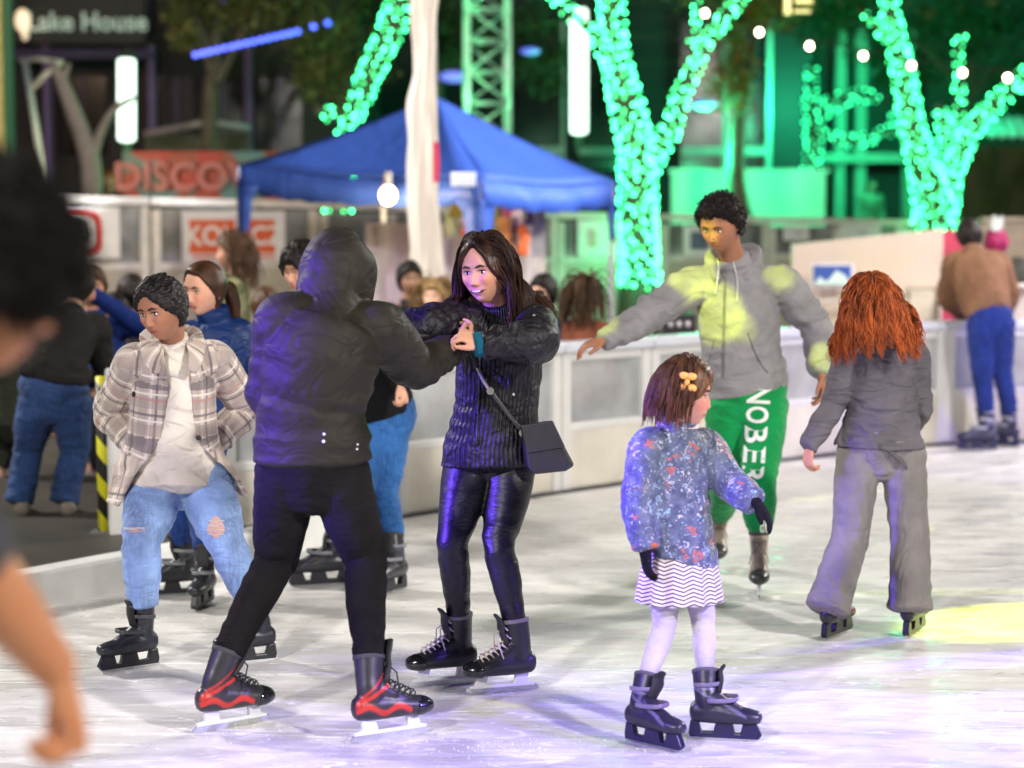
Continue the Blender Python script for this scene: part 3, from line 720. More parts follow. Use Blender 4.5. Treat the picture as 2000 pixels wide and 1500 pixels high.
# ---- B: smiling woman with leather leggings
def hero_woman():
    sR = skate(None, 'R', G(873, 1338), (-.93, -.36), 'white', .98, roll=.04)
    sL = skate(None, 'L', G(985, 1352), (-.94, -.33), 'white', .98, roll=-.06)
    J = JJ(head=(950, 527, 7.30), neck=(972, 605, 7.38), chest=(976, 690, 7.40), waist=(970, 790, 7.40), pel=(960, 880, 7.40),
           shL=(1040, 632, 7.40), elL=(1046, 665, 7.10), wrL=(946, 672, 7.06), shR=(905, 630, 7.36), elR=(830, 640, 7.22), wrR=(735, 660, 7.14),
           hipR=(918, 905, 7.40), hipL=(1000, 905, 7.42), knR=(884, 1060, 7.28), knL=(974, 1065, 7.26))
    setfeet(J, L=sL, R=sR)
    hands = {'L': dict(d=P(895, 650, 7.05)-J['wrL'], n=V3(.1, .4, -.8), t=V3(-.3, -.7, .3), curl=(40, 50, 40)), 'R': dict(d=V3(-.9, 0, .1), n=V3(0, 0, -1), t=V3(0, -1, 0), curl=(30, 45, 30))}
    F = figure('smiling woman with long dark hair in a black fur-hooded jacket and shiny leather leggings', J, V3(-.50, -.84, -.10), V3(-.45, -.9, 0), .98, hk=1.02,
               skin_col=(.66, .37, .26), vox=.0036, hands=hands, smile=1.0, up=V3(-.10, 0, 1), blush=.9)
    jm = jacket_knit()
    t = [torso_tube(F, J['pel']-V3(0, 0, .045), [(.198, .150), (.186, .145), (.162, .13), (.166, .14), (.155, .12), (.085, .09), (.07, .075)])]
    t[0]['amp'] = .006; t[0]['at'] = (.1, .3)
    t += sleeves(F, (.090, .088, .085, .070, .050), .012, over=.01)
    jk = garment(F, 'jacket', t, jm, .006, 3, seed=14, drape=.004, dk=22, uvs=True)
    # hood roll of dark fur at the neck and shoulder
    fm = hairmat((.012, .009, .008), (.07, .05, .035), .7)
    M = F.HM; sd = F.side; nk = J['neck']; bk = nrm(-F.body)
    ring = [nk+sd*.10-bk*.10-V3(0, 0, .07), nk+sd*.115-bk*.02-V3(0, 0, .01), nk+sd*.09+bk*.08+V3(0, 0, .01), nk+bk*.13, nk-sd*.09+bk*.09+V3(0, 0, .015), nk-sd*.13-bk*.02+V3(0, 0, .0), nk-sd*.10-bk*.11-V3(0, 0, .08)]
    m = MB(); m.add(*tube(ring, np.array([.03, .042, .05, .055, .055, .05, .03]), None, n=28, step=.008, capround=.7))
    me = remesh(m, .006, 1); V = getv(me); N = getn(me); setv(me, V+N*(sinoise(V, 3, 160)*.006)[:, None]); attr(me, 'rnd', (.5+.5*sinoise(V, 5, 200)).clip(0, 1), 'FLOAT')
    hd = place(me, 'fur_hood', fm, jk)
    fuzz(me, hd, fm, 1600, .018, jk, 'fur_trim')
    # zip
    bv = surf(jk); m = MB(); pts = []
    for py in range(690, 880, 12):
        p, n = on_surf(bv, 938-(py-690)*.04, py)
        if p is not None: pts.append(p+n*.002)
    if len(pts) > 3: m.path(pts, .0035, 6); m.build('zip', simple((.08, .08, .09), .3, .8), jk, True)
    # snap studs on shoulder
    m = MB()
    for (px, py) in ((1043, 616), (995, 612), (1003, 770), (948, 742)):
        p, n = on_surf(bv, px, py)
        if p is not None: m.add(*tube([p-n*.002, p+n*.003], np.array([.006, .005]), None, n=10, smooth=False))
    m.build('stud', simple((.7, .68, .66), .3, .6), jk)
    cuffm = cloth((.01, .10, .16), rough=.9)
    d = nrm(J['wrL']-J['elL']); m = MB(); m.add(*tube([J['wrL']-d*.02, J['wrL']+d*.035], np.array([.046, .045]), None, n=24, step=.006, capround=.2)); m.build('sleeve_cuff', cuffm, F.root, True)['label'] = 'teal blue sleeve cuff'
    leather = NT('leather'); o = leather.obj(); w = leather.noise(13., 2, leather.scl(o, (.8, .8, 2.4)), 1.)
    b = leather.bump(leather.math('ABSOLUTE', leather.math('SUBTRACT', w, .5)), .16, .04); leather.bsdf(col=(.007, .006, .009), rough=.44, spec=.42, normal=b)
    pants(F, 'leggings', leather.m, [.098, .092, .076, .060, .058, .047, .044], hipr=((.12, .10), (.158, .12), (.14, .11)), amp=.0035, seed=21, vox=.005, drape=.0012, ends=.95, at=(.5, .93, .6))
    hm = hairmat((.006, .0035, .003), (.048, .020, .013), .35)
    hair_cap(F, hm, .015, hairline=.082, nape=-.10, sidecov=.095, lump=.003, kk=30, seed=2, smooth=2)
    av = [((J['shR'], J['shL']), .10), ((J['neck'], J['pel']), .14), ((J['neck'], F.head-M[:, 2]*.05), .06)]
    def roots(rg, n):
        D, v = roots_parted()(rg, n); v[:, 1] -= .5+.5*(D[:, 0] < 0); v[:, 0] *= .6; return D, v
    strands(F, hm, 1500, .33, roots, 5, .0062, .004, 26, avoid=av, out=.006, wgrow=1.4, grav=.26, cap=.017, sides=3, lock=.5, nlock=16)
    for S in (sL, sR): build_skate(F, S, dict(boot=(.013, .013, .015), lace=(.75, .66, .60), holder=(.82, .82, .84), tongue=(.03, .03, .03), cuff=(.22, .2, .2)))
    return F, jk
def fuzz(me, ob, mat, n, ln, parent, name, seed=3, droop=.3, width=.0016, keep=None):
    rg = np.random.RandomState(seed); V = getv(me)+np.array(ob['o']); N = getn(me); id = rg.randint(0, len(V), n)
    V = V[id]
    if keep is not None: ok = keep(V); V = V[ok]; id = id[ok]; n = len(V)
    d = nrm(N[id]+rg.normal(size=(n, 3))*.35-V3(0, 0, 1)*droop); L = ln*rg.uniform(.4, 1.1, n)[:, None]
    A = nrm(np.cross(d, V3(.1, 1, .2)))*width
    P0 = V-d*.003; P1 = V+d*L*.55-V3(0, 0, 1)*.0; P2 = V+d*L-V3(0, 0, 1)*L*.3
    B = nrm(np.cross(d, A))*width
    pts = np.stack([P0+A, P0-A*.5+B, P0-A*.5-B, P1+A*.7, P1-A*.35+B*.7, P1-A*.35-B*.7, P2], 1).reshape(-1, 3)
    F = []
    for i in range(n):
        b = i*7
        for j in range(3):
            F += [(b+j, b+(j+1) % 3, b+3+(j+1) % 3, b+3+j), (b+3+j, b+3+(j+1) % 3, b+6)]
    m = MB(); m.add(pts, F); o = m.build(name, mat, parent, True); attr(o.data, 'rnd', np.repeat(rg.rand(n), 7), 'FLOAT'); return o
@cached
def jacket_knit():
    t = NT('quilted'); a = t.at('uvs').outputs['Vector']; sp = t.n('ShaderNodeSeparateXYZ', {0: a}); o = t.obj()
    st = t.math('SINE', t.math('MULTIPLY', sp.outputs[0], 2*PI/.016))
    nz = t.noise(60., 3, o)
    tor = t.math('LESS_THAN', sp.outputs[2], .5); st = t.math('MULTIPLY', st, tor)
    f = t.math('MULTIPLY', t.math('MAXIMUM', t.ramp(st, .1, 1.), t.math('MULTIPLY', t.math('SUBTRACT', 1.0, tor), .5)), t.ramp(nz, .4, .65))
    c = t.mix(f, (.007, .006, .009), (.035, .032, .042))
    w = t.noise(9., 2, o, .9)
    b = t.bump(t.math('ABSOLUTE', t.math('SUBTRACT', w, .5)), .6, .06); b = t.bump(t.math('ADD', st, t.math('MULTIPLY', nz, 2)), .6, .004, b)
    t.bsdf(col=c, rough=.5, spec=.3, normal=b); return t.m
def bag(F, jk):
    J = F.J; W = V3
    B = thing('handbag', 'black leather crossbody bag hanging at the hip of the smiling woman', 'handbag', P(1062, 900, 7.30))
    c = P(1062, 876, 7.29); r = nrm(V3(1, .18, .10)); u = nrm(V3(-.22, -.05, 1)); f = np.cross(r, u)
    M = np.stack([r, f, u], 1); lm = simple((.022, .021, .023), .38, bump=.25, nscale=20.)
    m = MB(); m.prism([(-.068, .095), (.048, .100), (.098, -.075), (.060, -.092), (-.06, -.090), (-.078, -.06)], .055, M, c); m.build('bag_body', lm, B, bevel=.012)
    m = MB(); m.prism([(-.070, .100), (.050, .105), (.075, .0), (-.072, -.005)], .012, M, c-f*.032*np.sign(f[1])); fl = m.build('flap', simple((.03, .029, .031), .34, bump=.25, nscale=20.), B, bevel=.005)
    bv = surf(jk); pts = []
    line = [(925, 690), (935, 718), (946, 742), (958, 762), (972, 782), (988, 803), (1004, 825), (1018, 845), (1030, 862)]
    for (px, py) in line:
        p, n = on_surf(bv, px, py)
        if p is not None: pts.append(p+n*.010)
    pts.append(c+M@V3(-.03, 0, .095))
    m = MB(); m.add(*tube(pts, np.array([[.008, .003]]*len(pts)), V3(.7, 0, .6), n=8, step=.01)); m.build('shoulder_strap', simple((.035, .034, .036), .35), B, True)
    m = MB(); 
    for i in range(len(pts)-1):
        if i in (1, 2): m.bar(pts[i]+V3(0, -.006, 0), pts[i+1]+V3(0, -.006, 0), .0075, 8)
    m.build('chain_section', simple((.55, .52, .48), .28, .9), B)
    for i in (3, 7):
        m = MB(); m.add(*tube([pts[i]+V3(0, -.016, 0), pts[i]+V3(0, .0, 0)], np.array([.014, .014]), None, n=14, smooth=False)); m.build('buckle', simple((.55, .52, .48), .28, .9), B)
# ---- C: person in an open plaid coat
def hero_plaid():
    sR = skate(None, 'R', G(258, 1306), (-.80, -.60), 'plastic', .90, roll=.02)
    sL = skate(None, 'L', G(486, 1294), (-.85, -.4), 'plastic', .90)
    J = JJ(head=(318, 602, 7.62), neck=(335, 672, 7.72), chest=(338, 750, 7.78), waist=(335, 850, 7.80), pel=(340, 914, 7.84),
           shR=(262, 706, 7.72), elR=(216, 805, 7.92), wrR=(268, 872, 7.80), shL=(418, 700, 7.80), elL=(484, 795, 8.00), wrL=(412, 868, 7.88),
           hipR=(308, 938, 7.82), hipL=(398, 938, 7.86), knR=(276, 1058, 7.62), knL=(440, 1060, 7.70))
    setfeet(J, L=sL, R=sR)
    hands = {'R': dict(d=V3(.5, -.1, -.8), n=V3(.4, .6, 0), t=V3(0, -1, .3)), 'L': dict(d=V3(-.6, -.1, -.7), n=V3(-.3, .6, 0), t=V3(0, -1, .3))}
    F = figure('person with short dark hair in an open beige plaid coat and ripped light jeans', J, V3(-.52, -.80, -.26), V3(-.25, -.95, 0), 1.0, hk=1.0, skin_col=(.40, .20, .115), vox=.004, hands=hands, up=V3(-.12, 0, 1), blush=.35)
    tee = cloth((.72, .66, .58), wr=.6, wscale=7.)
    t = [torso_tube(F, J['pel']-V3(0, .01, .075), [(.190, .185), (.182, .175), (.165, .155), (.155, .13), (.13, .105), (.07, .075), (.066, .066)])]; t[0]['amp'] = .006; t[0]['at'] = (.1, .3)
    garment(F, 't_shirt', t, tee, .006, 3, seed=31, drape=.007, dk=15, label='loose off white t shirt')
    # coat: shell with an opening at the front
    cm = plaidmat((.66, .56, .47)); k = F.k
    sd = F.side; hs = F.hside
    c = [J['pel']-V3(0, 0, .125)+V3(.01, 0, 0), J['pel']-V3(0, 0, .0), J['waist'], J['chest'], J['chest']*.45+J['neck']*.55, J['neck']-V3(0, 0, .015), J['neck']+V3(-.01, 0, .02)]
    fwd = np.cross(V3(0, 0, 1), sd)
    if np.dot(fwd, F.body) < 0: fwd = -fwd
    r = np.array([(.265, .20), (.225, .18), (.178, .155), (.166, .145), (.152, .12), (.095, .095), (.08, .085)])
    V, Fc = coat_shell(c, r, sd, fwd, [1.15, .85, .40, .27, .32, .55, .75], -.10, seed=3)
    mb = MB(); mb.add(V, Fc)
    tl = sleeves(F, (.074, .072, .070, .064, .054), .012, ends=1.0, over=.03)
    for i, t in enumerate(tl): mb.add(*tube(t['c'], np.array(t['r']), None, n=40, step=.008, fold=(lambda sd_: (lambda s, th, L: foldf(s, th, L, .012, sd_, (.5, .9), .4)))(50+i), capround=.25))
    # collar lapels
    for sgn in (-1, 1):
        a = J['neck']-sd*0+fwd*.02; rr = sd*sgn
        mb.add(*tube([J['neck']-fwd*.085+V3(0, 0, .04), J['neck']+rr*.085-fwd*.02+V3(0, 0, .035), J['neck']+rr*.085+fwd*.085-V3(0, 0, .035), J['neck']+rr*.065+fwd*.125-V3(0, 0, .10)],
                     np.array([(.007, .030), (.008, .036), (.008, .036), (.006, .022)]), np.cross(V3(0, 0, 1), rr), n=18, step=.008, capround=.4))
    me = remesh(mb, .0068, 2); VV = getv(me); NN = getn(me)
    setv(me, VV+NN*((np.abs(sinoise(VV*np.array([1, 1, .5]), 7, 18))-.4)*.006)[:, None])
    tb = [(c, r, sd)]+[(t['c'], t['r'], None) for t in tl]; axes_attr(me, tb)
    coat = place(me, 'coat', cm, F.root)
    bv = surf(coat)
    for (px, py) in ((330, 790), (388, 855), (436, 923), (262, 770)):
        p, n = on_surf(bv, px, py)
        if p is not None: m = MB(); m.add(*tube([p-n*.001, p+n*.005], np.array([.011, .010]), None, n=14, smooth=False)); m.build('button', simple((.03, .025, .02), .4), coat)
    for s_ in 'RL':   # pocket flaps
        q = J['wr'+s_]; 
    jeans = denim((.17, .26, .46), .8)
    pt = pants(F, 'jeans', jeans, [.102, .108, .096, .074, .074, .064, .064], hipr=((.15, .12), (.155, .118), (.14, .105)), amp=.009, seed=33, drape=.005, ends=.92)
    pt['label'] = 'light blue jeans ripped at both knees'
    bv = surf(pt)
    for (px, py, w, h, s) in ((262, 1035, 22, 5, 1), (422, 1030, 17, 20, 2)):
        pts = []; m = MB(); m2 = MB()
        nn = 14
        for i in range(nn):
            a = 2*PI*i/nn; pts.append((px+w*math.cos(a)*(1+.15*math.sin(3*a)), py+h*math.sin(a)*(1+.15*math.cos(4*a))))
        vs = []
        for q in [(px, py)]+pts:
            p, n = on_surf(bv, *q)
            if p is None: break
            vs.append(p+n*.002)
        if len(vs) == nn+1: m.add(vs, [(0, 1+i, 1+(i+1) % nn) for i in range(nn)])
        for i in range(4 if h > 8 else 2):
            yy = py-h*.6+i*h*.45; l = []
            for q in range(5):
                p, n = on_surf(bv, px-w*.9+w*.45*q, yy+((q*7+i*3) % 3-1)*1.2)
                if p is not None: l.append(p+n*.004)
            if len(l) > 2: m2.path(l, .0013, 4)
        if m.n: m.build('ripped_patch', simple((.55, .34, .30), .7), pt); m2.build('loose_threads', simple((.75, .74, .74), .9), pt)
    hm = hairmat((.006, .005, .006), (.02, .015, .015), .5)
    hair_cap(F, hm, .016, hairline=.064, nape=-.085, front_drop=.0, lump=.006, kk=95, seed=5, sidecov=.05, smooth=1, rag=.004)
    for S in (sL, sR): build_skate(F, S, dict(boot=(.012, .013, .02), accent=(.05, .05, .06), lace=(.06, .06, .07), holder=(.015, .015, .02), tongue=(.01, .01, .012)))
    return F
def coat_shell(c, r, sd, fwd, opening, center, seed=0, th=.012, n=70):
    """open-front shell with thickness: opening half-angles per control point; centre offset angle from fwd"""
    c = np.asarray(c, float); r = np.asarray(r, float); m = len(c)
    L = np.concatenate([[0], np.cumsum(np.linalg.norm(np.diff(c, axis=0), axis=1))]); K = int(L[-1]/.009)
    s = np.linspace(0, L[-1], K); ts = np.interp(s, L, np.arange(m)); ts[-1] = m-1-1e-9
    C = catmull(c, ts); R = catmull(r, ts); O = np.interp(ts, np.arange(m), opening)
    V = []
    for inner in (0, 1):
        for i in range(K):
            a = np.linspace(O[i], 2*PI-O[i], n)+center
            q = 1-.0*a
            wav = .012*np.sin(a*7+s[i]*4+seed)*np.clip(1-s[i]/.35, 0, 1)+foldf(s[i]+0*a, a, L[-1], .010, seed+9, (.3,), .4)
            flare = np.clip(1-np.abs(np.minimum(a-center-O[i], 2*PI-O[i]-(a-center)))/.5, 0, 1)*.025*np.clip(1-s[i]/.4, 0, 1)
            rr = wav+flare-(th if inner else 0)
            V.append(C[i]+((R[i, 1]+rr)*np.cos(a))[:, None]*fwd+((R[i, 0]+rr)*np.sin(a))[:, None]*sd)
    V = np.array(V).reshape(-1, 3); F = []
    B = K*n
    for i in range(K-1):
        for j in range(n-1):
            F.append((i*n+j, i*n+j+1, (i+1)*n+j+1, (i+1)*n+j)); F.append((B+i*n+j+1, B+i*n+j, B+(i+1)*n+j, B+(i+1)*n+j+1))
        F.append((i*n, (i+1)*n, B+(i+1)*n, B+i*n)); F.append((i*n+n-1, B+i*n+n-1, B+(i+1)*n+n-1, (i+1)*n+n-1))
    for j in range(n-1):
        F.append((j, B+j, B+j+1, j+1)); q = (K-1)*n; F.append((q+j, q+j+1, B+q+j+1, B+q+j))
    return V, F
# ---- D: man in grey hoodie and green joggers
def hero_green():
    sL = skate(None, 'L', G(1482, 1163), (-.12, -.99), 'pale', 1.05)
    sR = skate(None, 'R', G(1402, 1112), (-.1, -1), 'pale', 1.05, pitch=-.12, lift=.02)
    J = JJ(head=(1407, 438, 9.20), neck=(1432, 512, 9.34), chest=(1440, 590, 9.38), waist=(1448, 690, 9.38), pel=(1462, 765, 9.38),
           shR=(1350, 560, 9.32), elR=(1258, 622, 9.18), wrR=(1182, 664, 9.02), shL=(1528, 556, 9.38), elL=(1594, 640, 9.40), wrL=(1604, 728, 9.25),
           hipR=(1422, 795, 9.36), hipL=(1495, 795, 9.38), knR=(1418, 935, 9.42), knL=(1482, 940, 9.18))
    setfeet(J, L=sL, R=sR)
    hands = {'R': dict(d=V3(-.85, -.2, -.22), n=V3(-.15, 0, -1), t=V3(.2, -1, 0), curl=(18, 25, 20), spread=1.6), 'L': dict(d=V3(.05, -.1, -1), n=V3(-1, 0, 0), t=V3(0, -1, 0), curl=(18, 25, 18))}
    F = figure('young man with curly black hair in grey hoodie and green joggers, arms held out', J, V3(-.52, -.75, -.40), V3(-.18, -.98, 0), 1.06, hk=1.03,
               skin_col=(.36, .17, .10), vox=.0045, hands=hands, female=False, blush=.25, beard=.35)
    jm = cloth((.25, .24, .25), wr=.5, wscale=6.)
    k = F.k
    t = [torso_tube(F, J['pel']-V3(0, 0, -.0), [(.182, .135), (.190, .145), (.180, .14), (.185, .14), (.17, .115), (.09, .09), (.08, .085)])]
    t[0]['amp'] = .008; t[0]['at'] = (.1, .25); t[0]['base'] = .4
    t += sleeves(F, (.088, .082, .074, .066, .046), .014, over=.01)
    sd, fw = F.side, F.body; nk = J['neck']
    def hood(mb):
        mb.add(*tube([nk+sd*.065+fw*.10-V3(0, 0, .075), nk+sd*.105+fw*.01-V3(0, 0, .0), nk+sd*.085-fw*.085+V3(0, 0, .035), nk-fw*.13+V3(0, 0, .02), nk-sd*.085-fw*.085+V3(0, 0, .045), nk-sd*.105+fw*.01+V3(0, 0, .0), nk-sd*.065+fw*.10-V3(0, 0, .075)],
                     np.array([.020, .030, .040, .048, .040, .030, .020])*k, None, n=24, step=.008, capround=.5))
    jk = garment(F, 'hoodie', t, jm, .0065, 3, seed=44, extra=hood, drape=.006, dk=17)
    bv = surf(jk); m = MB()
    for q in range(2):
        l = []
        for py in range(520, 745, 9):
            p, n = on_surf(bv, 1415+q*3-(py-520)*.02, py)
            if p is not None: l.append(p+n*.001)
        if len(l) > 3: m.path(l, .003, 5)
    m.build('zip', simple((.2, .2, .2), .4, .4), jk, True)
    m = MB()
    for (x0, y0, x1, y1) in ((1400, 505, 1398, 575), (1432, 512, 1442, 590)):
        l = []
        for i in range(8):
            f = i/7; p, n = on_surf(bv, x0+(x1-x0)*f+3*math.sin(f*4), y0+(y1-y0)*f)
            if p is not None: l.append(p+n*.005)
        if len(l) > 3: m.path(l, .0035, 6)
    m.build('drawstring', simple((.6, .6, .6), .9), jk, True)
    m = MB()      # pocket seams
    for ln in (((1460, 650), (1475, 690), (1490, 718), (1500, 728)), ((1396, 660), (1388, 695), (1378, 722))):
        l = []
        for q in ln:
            p, n = on_surf(bv, *q)
            if p is not None: l.append(p+n*.001)
        if len(l) > 2: m.path(l, .003, 5)
    m.build('pocket_seam', simple((.12, .12, .12), .9), jk, True)
    gm = cloth((.004, .25, .065), wr=.45, wscale=9., sheen=.15)
    pt = pants(F, 'joggers', gm, [.105, .098, .088, .078, .076, .066, .052], hipr=((.14, .115), (.175, .135), (.16, .125)), amp=.009, seed=47, drape=.004, ends=.88)
    pt['label'] = 'green joggers with white gothic lettering down one leg'
    wm = simple((.75, .78, .74), .8, var=.05)
    letters(pt, 'NOBERG', (1483, 752), (1467, 985), 46, wm, blob=True)
    letters(pt, 'Golden', (1455, 1030), (1512, 1026), 28, wm, rot=False)
    l = MB(); bv = surf(pt)
    hm = hairmat((.004, .003, .004), (.022, .016, .014), .7)
    F.curly = True
    hc = hair_cap(F, hm, .026, hairline=.060, nape=-.055, lump=.010, kk=75, seed=9, sidecov=.0, smooth=1)
    rg = np.random.RandomState(4); V = getv(hc.data)+np.array(hc['o']); N = getn(hc.data)
    q = (V-F.head)@F.HM/F.hk; ok = np.where((np.linalg.norm(q/np.array([.0765, .098, .118]), axis=1) > 1.12))[0]
    m = MB(); 
    for i in rg.choice(ok, 420):
        a = nrm(N[i]+rg.normal(size=3)*.5); b = nrm(np.cross(a, rg.normal(size=3))); c_ = np.cross(a, b)
        m.path([V[i]+a*(.004*j-.004)+(b*math.cos(j*1.5)+c_*math.sin(j*1.5))*.0045 for j in range(6)], .0022, 4)
    o = m.build('curls', hm, hc, True); attr(o.data, 'rnd', rg.rand(len(o.data.vertices)), 'FLOAT')
    for S in (sL, sR): build_skate(F, S, dict(boot=(.03, .03, .03), accent=(.36, .30, .24), lace=(.35, .3, .25), holder=(.65, .65, .65), tongue=(.2, .17, .14)))
    return F
def text_mesh(s, size, bold=True):
    cu = bpy.data.curves.new('t', 'FONT'); cu.body = s; cu.size = size; cu.align_x = 'CENTER'; cu.align_y = 'CENTER'; cu.resolution_u = 4; cu.fill_mode = 'FRONT'
    if bold: cu.offset = size*.022
    ob = bpy.data.objects.new('t', cu); COL.objects.link(ob); dg = bpy.context.evaluated_depsgraph_get(); dg.update()
    me = bpy.data.meshes.new_from_object(ob.evaluated_get(dg)); bpy.data.objects.remove(ob)
    V = getv(me); Fc = [tuple(p.vertices) for p in me.polygons]; bpy.data.meshes.remove(me); return V, Fc
def letters(ob, s, a, b, size, mat, rot=True, blob=False):
    """lettering laid over the cloth surface (follows the leg)"""
    bv = surf(ob); m = MB(); n = len(s); a = np.array(a, float); b = np.array(b, float); dirn = (b-a)/np.linalg.norm(b-a)
    for i, ch in enumerate(s):
        V, Fc = text_mesh(ch, 1.0); V = V[:, :2]; V = V-(V.max(0)+V.min(0))/2
        h = V[:, 1].max()-V[:, 1].min(); w = V[:, 0].max()-V[:, 0].min()
        step = np.linalg.norm(b-a)/n
        V = V/np.array([w, h])*np.array([step*.86, size*(1-.03*i)])
        c = a+dirn*(i+.5)*step; perp = np.array([dirn[1], -dirn[0]])
        out = []; ok = True
        for v in V:
            q = c+dirn*v[0]+(perp*v[1] if rot else np.array([0, -1])*v[1])
            p, nn = on_surf(bv, q[0], q[1])
            if p is None: ok = False; break
            out.append(p+nn*.003)
        if ok: m.add(out, Fc)
    if m.n: return m.build('lettering', mat, ob)
# ---- E: red haired girl from behind
def hero_red():
    sL = skate(None, 'L', G(1632, 1243), (.55, .80), 'plastic', .92); sR = skate(None, 'R', G(1784, 1238), (.45, .85), 'plastic', .92)
    J = JJ(head=(1703, 592, 8.16), neck=(1718, 650, 8.22), chest=(1722, 720, 8.26), waist=(1722, 800, 8.28), pel=(1719, 865, 8.28),
           shL=(1662, 684, 8.24), elL=(1628, 790, 8.26), wrL=(1582, 868, 8.18), shR=(1782, 690, 8.24), elR=(1797, 790, 8.34), wrR=(1770, 850, 8.50),
           hipL=(1678, 890, 8.28), hipR=(1762, 890, 8.28), knL=(1660, 1050, 8.26), knR=(1778, 1050, 8.26))
    setfeet(J, L=sL, R=sR)
    hands = {'L': dict(d=V3(-.12, .05, -1), n=V3(.8, .3, 0), t=V3(.2, 1, 0), curl=(30, 35, 25)), 'R': dict(d=V3(-.4, .6, -.6), n=V3(-.8, 0, -.2), t=V3(0, .5, .5))}
    F = figure('girl with long curly red hair, back turned, in grey top and sweatpants', J, V3(-.15, .97, -.15), V3(0, 1, 0), .90, hk=.93, skin_col=(.60, .30, .19), vox=.0048, hands=hands, detail=False)
    t = [torso_tube(F, J['pel']-V3(0, 0, .015), [(.215, .168), (.205, .158), (.165, .125), (.165, .125), (.158, .11), (.085, .085), (.07, .07)])]; t[0]['amp'] = .010; t[0]['at'] = (.1, .3, .5); t[0]['base'] = .4
    t += sleeves(F, (.075, .066, .060, .056, .046), .010, over=.02)
    garment(F, 'sweater', t, cloth((.125, .115, .13), wr=.6, wscale=8., stretch=(.8, .8, 2)), .006, 3, seed=53, drape=.005, dk=16)
    pants(F, 'sweatpants', cloth((.20, .185, .18), wr=.45, wscale=7., stretch=(1.6, 1.6, .5)), [.106, .100, .093, .090, .094, .100, .108], hipr=((.15, .13), (.178, .150), (.165, .128)), amp=.008, seed=58, drape=.005, ends=1.0, over=.125, at=(.92,))
    hm = hairmat((.045, .008, .004), (.62, .14, .035), .4)
    hair_cap(F, hm, .013, hairline=.05, nape=-.10, lump=.005, kk=50, seed=12, sidecov=.05)
    av = [((J['shR'], J['shL']), .080), ((J['neck'], J['pel']), .120)]
    def roots(rg, n):
        z = rg.uniform(-.4, 1, n); a = rg.uniform(0, 2*PI, n); r = np.sqrt(1-z*z); D = np.c_[r*np.cos(a), r*np.sin(a), z]
        D[:, 1] -= .3; D[:, 2] = np.minimum(D[:, 2], .93); v = nrm(D*np.array([1., .6, 0]))*1.1+rg.normal(size=(n, 3))*.08+V3(0, -.35, -.45*(1-np.clip(D[:, 2:3], 0, 1))[:, 0].mean()); return D, v
    def spread(p):
        d = p-F.head; d = d*np.array([1, .3, 0]); return (nrm(d)*.05+V3(.05, 0, 0))*np.clip((F.head[2]-p[:, 2])/.15, 0, 1)[:, None]
    strands(F, hm, 4200, .235, roots, 8, .0050, .0105, 46, clump=.25, avoid=av, out=.018, field=spread, grav=.24, lenvar=.35, wgrow=1.5, cap=.013, sides=3, lock=.75, nlock=26)
    for S in (sL, sR): build_skate(F, S, dict(boot=(.012, .012, .014), lace=(.05, .05, .05), holder=(.012, .012, .014), tongue=(.01, .01, .01)))
    return F
# ---- F: little girl
@cached
def girl_print():
    t = NT('print'); o = t.obj(); base = t.mix(t.ramp(t.noise(30., 2, o), .35, .65), (.062, .080, .150), (.13, .155, .24))
    def blobs(scale, th, seed, sc=(1, 1, 1)):
        v = t.n('ShaderNodeTexVoronoi', {'Vector': t.n('ShaderNodeMapping', {'Vector': t.mix(.09, o, t.n('ShaderNodeTexNoise', {'Vector': o, 'Scale': 45.0}).outputs['Color']), 'Location': (seed, seed*.7, seed*.3), 'Scale': sc}).outputs[0], 'Scale': scale})
        return t.math('LESS_THAN', v.outputs['Distance'], th)
    c = t.mix(t.math('MULTIPLY', blobs(30., .28, 1.3, (1, 1, 1.6)), .6), base, (.36, .38, .48))
    c = t.mix(t.math('MULTIPLY', blobs(25., .22, 7.9, (1, 1, 1)), .8), c, (.30, .45, .62))
    c = t.mix(t.math('MULTIPLY', blobs(15., .22, 3.1, (1, 1, 1.3)), .8), c, (.46, .12, .10))
    c = t.mix(t.math('MULTIPLY', blobs(16., .19, 5.7, (1.8, 1.8, .8)), .8), c, (.56, .53, .60))
    w = t.noise(12., 2, o, .8); b = t.bump(t.math('ABSOLUTE', t.math('SUBTRACT', w, .5)), .55, .05)
    t.bsdf(col=c, rough=.6, sheen=.1, spec=.4, normal=b); return t.m
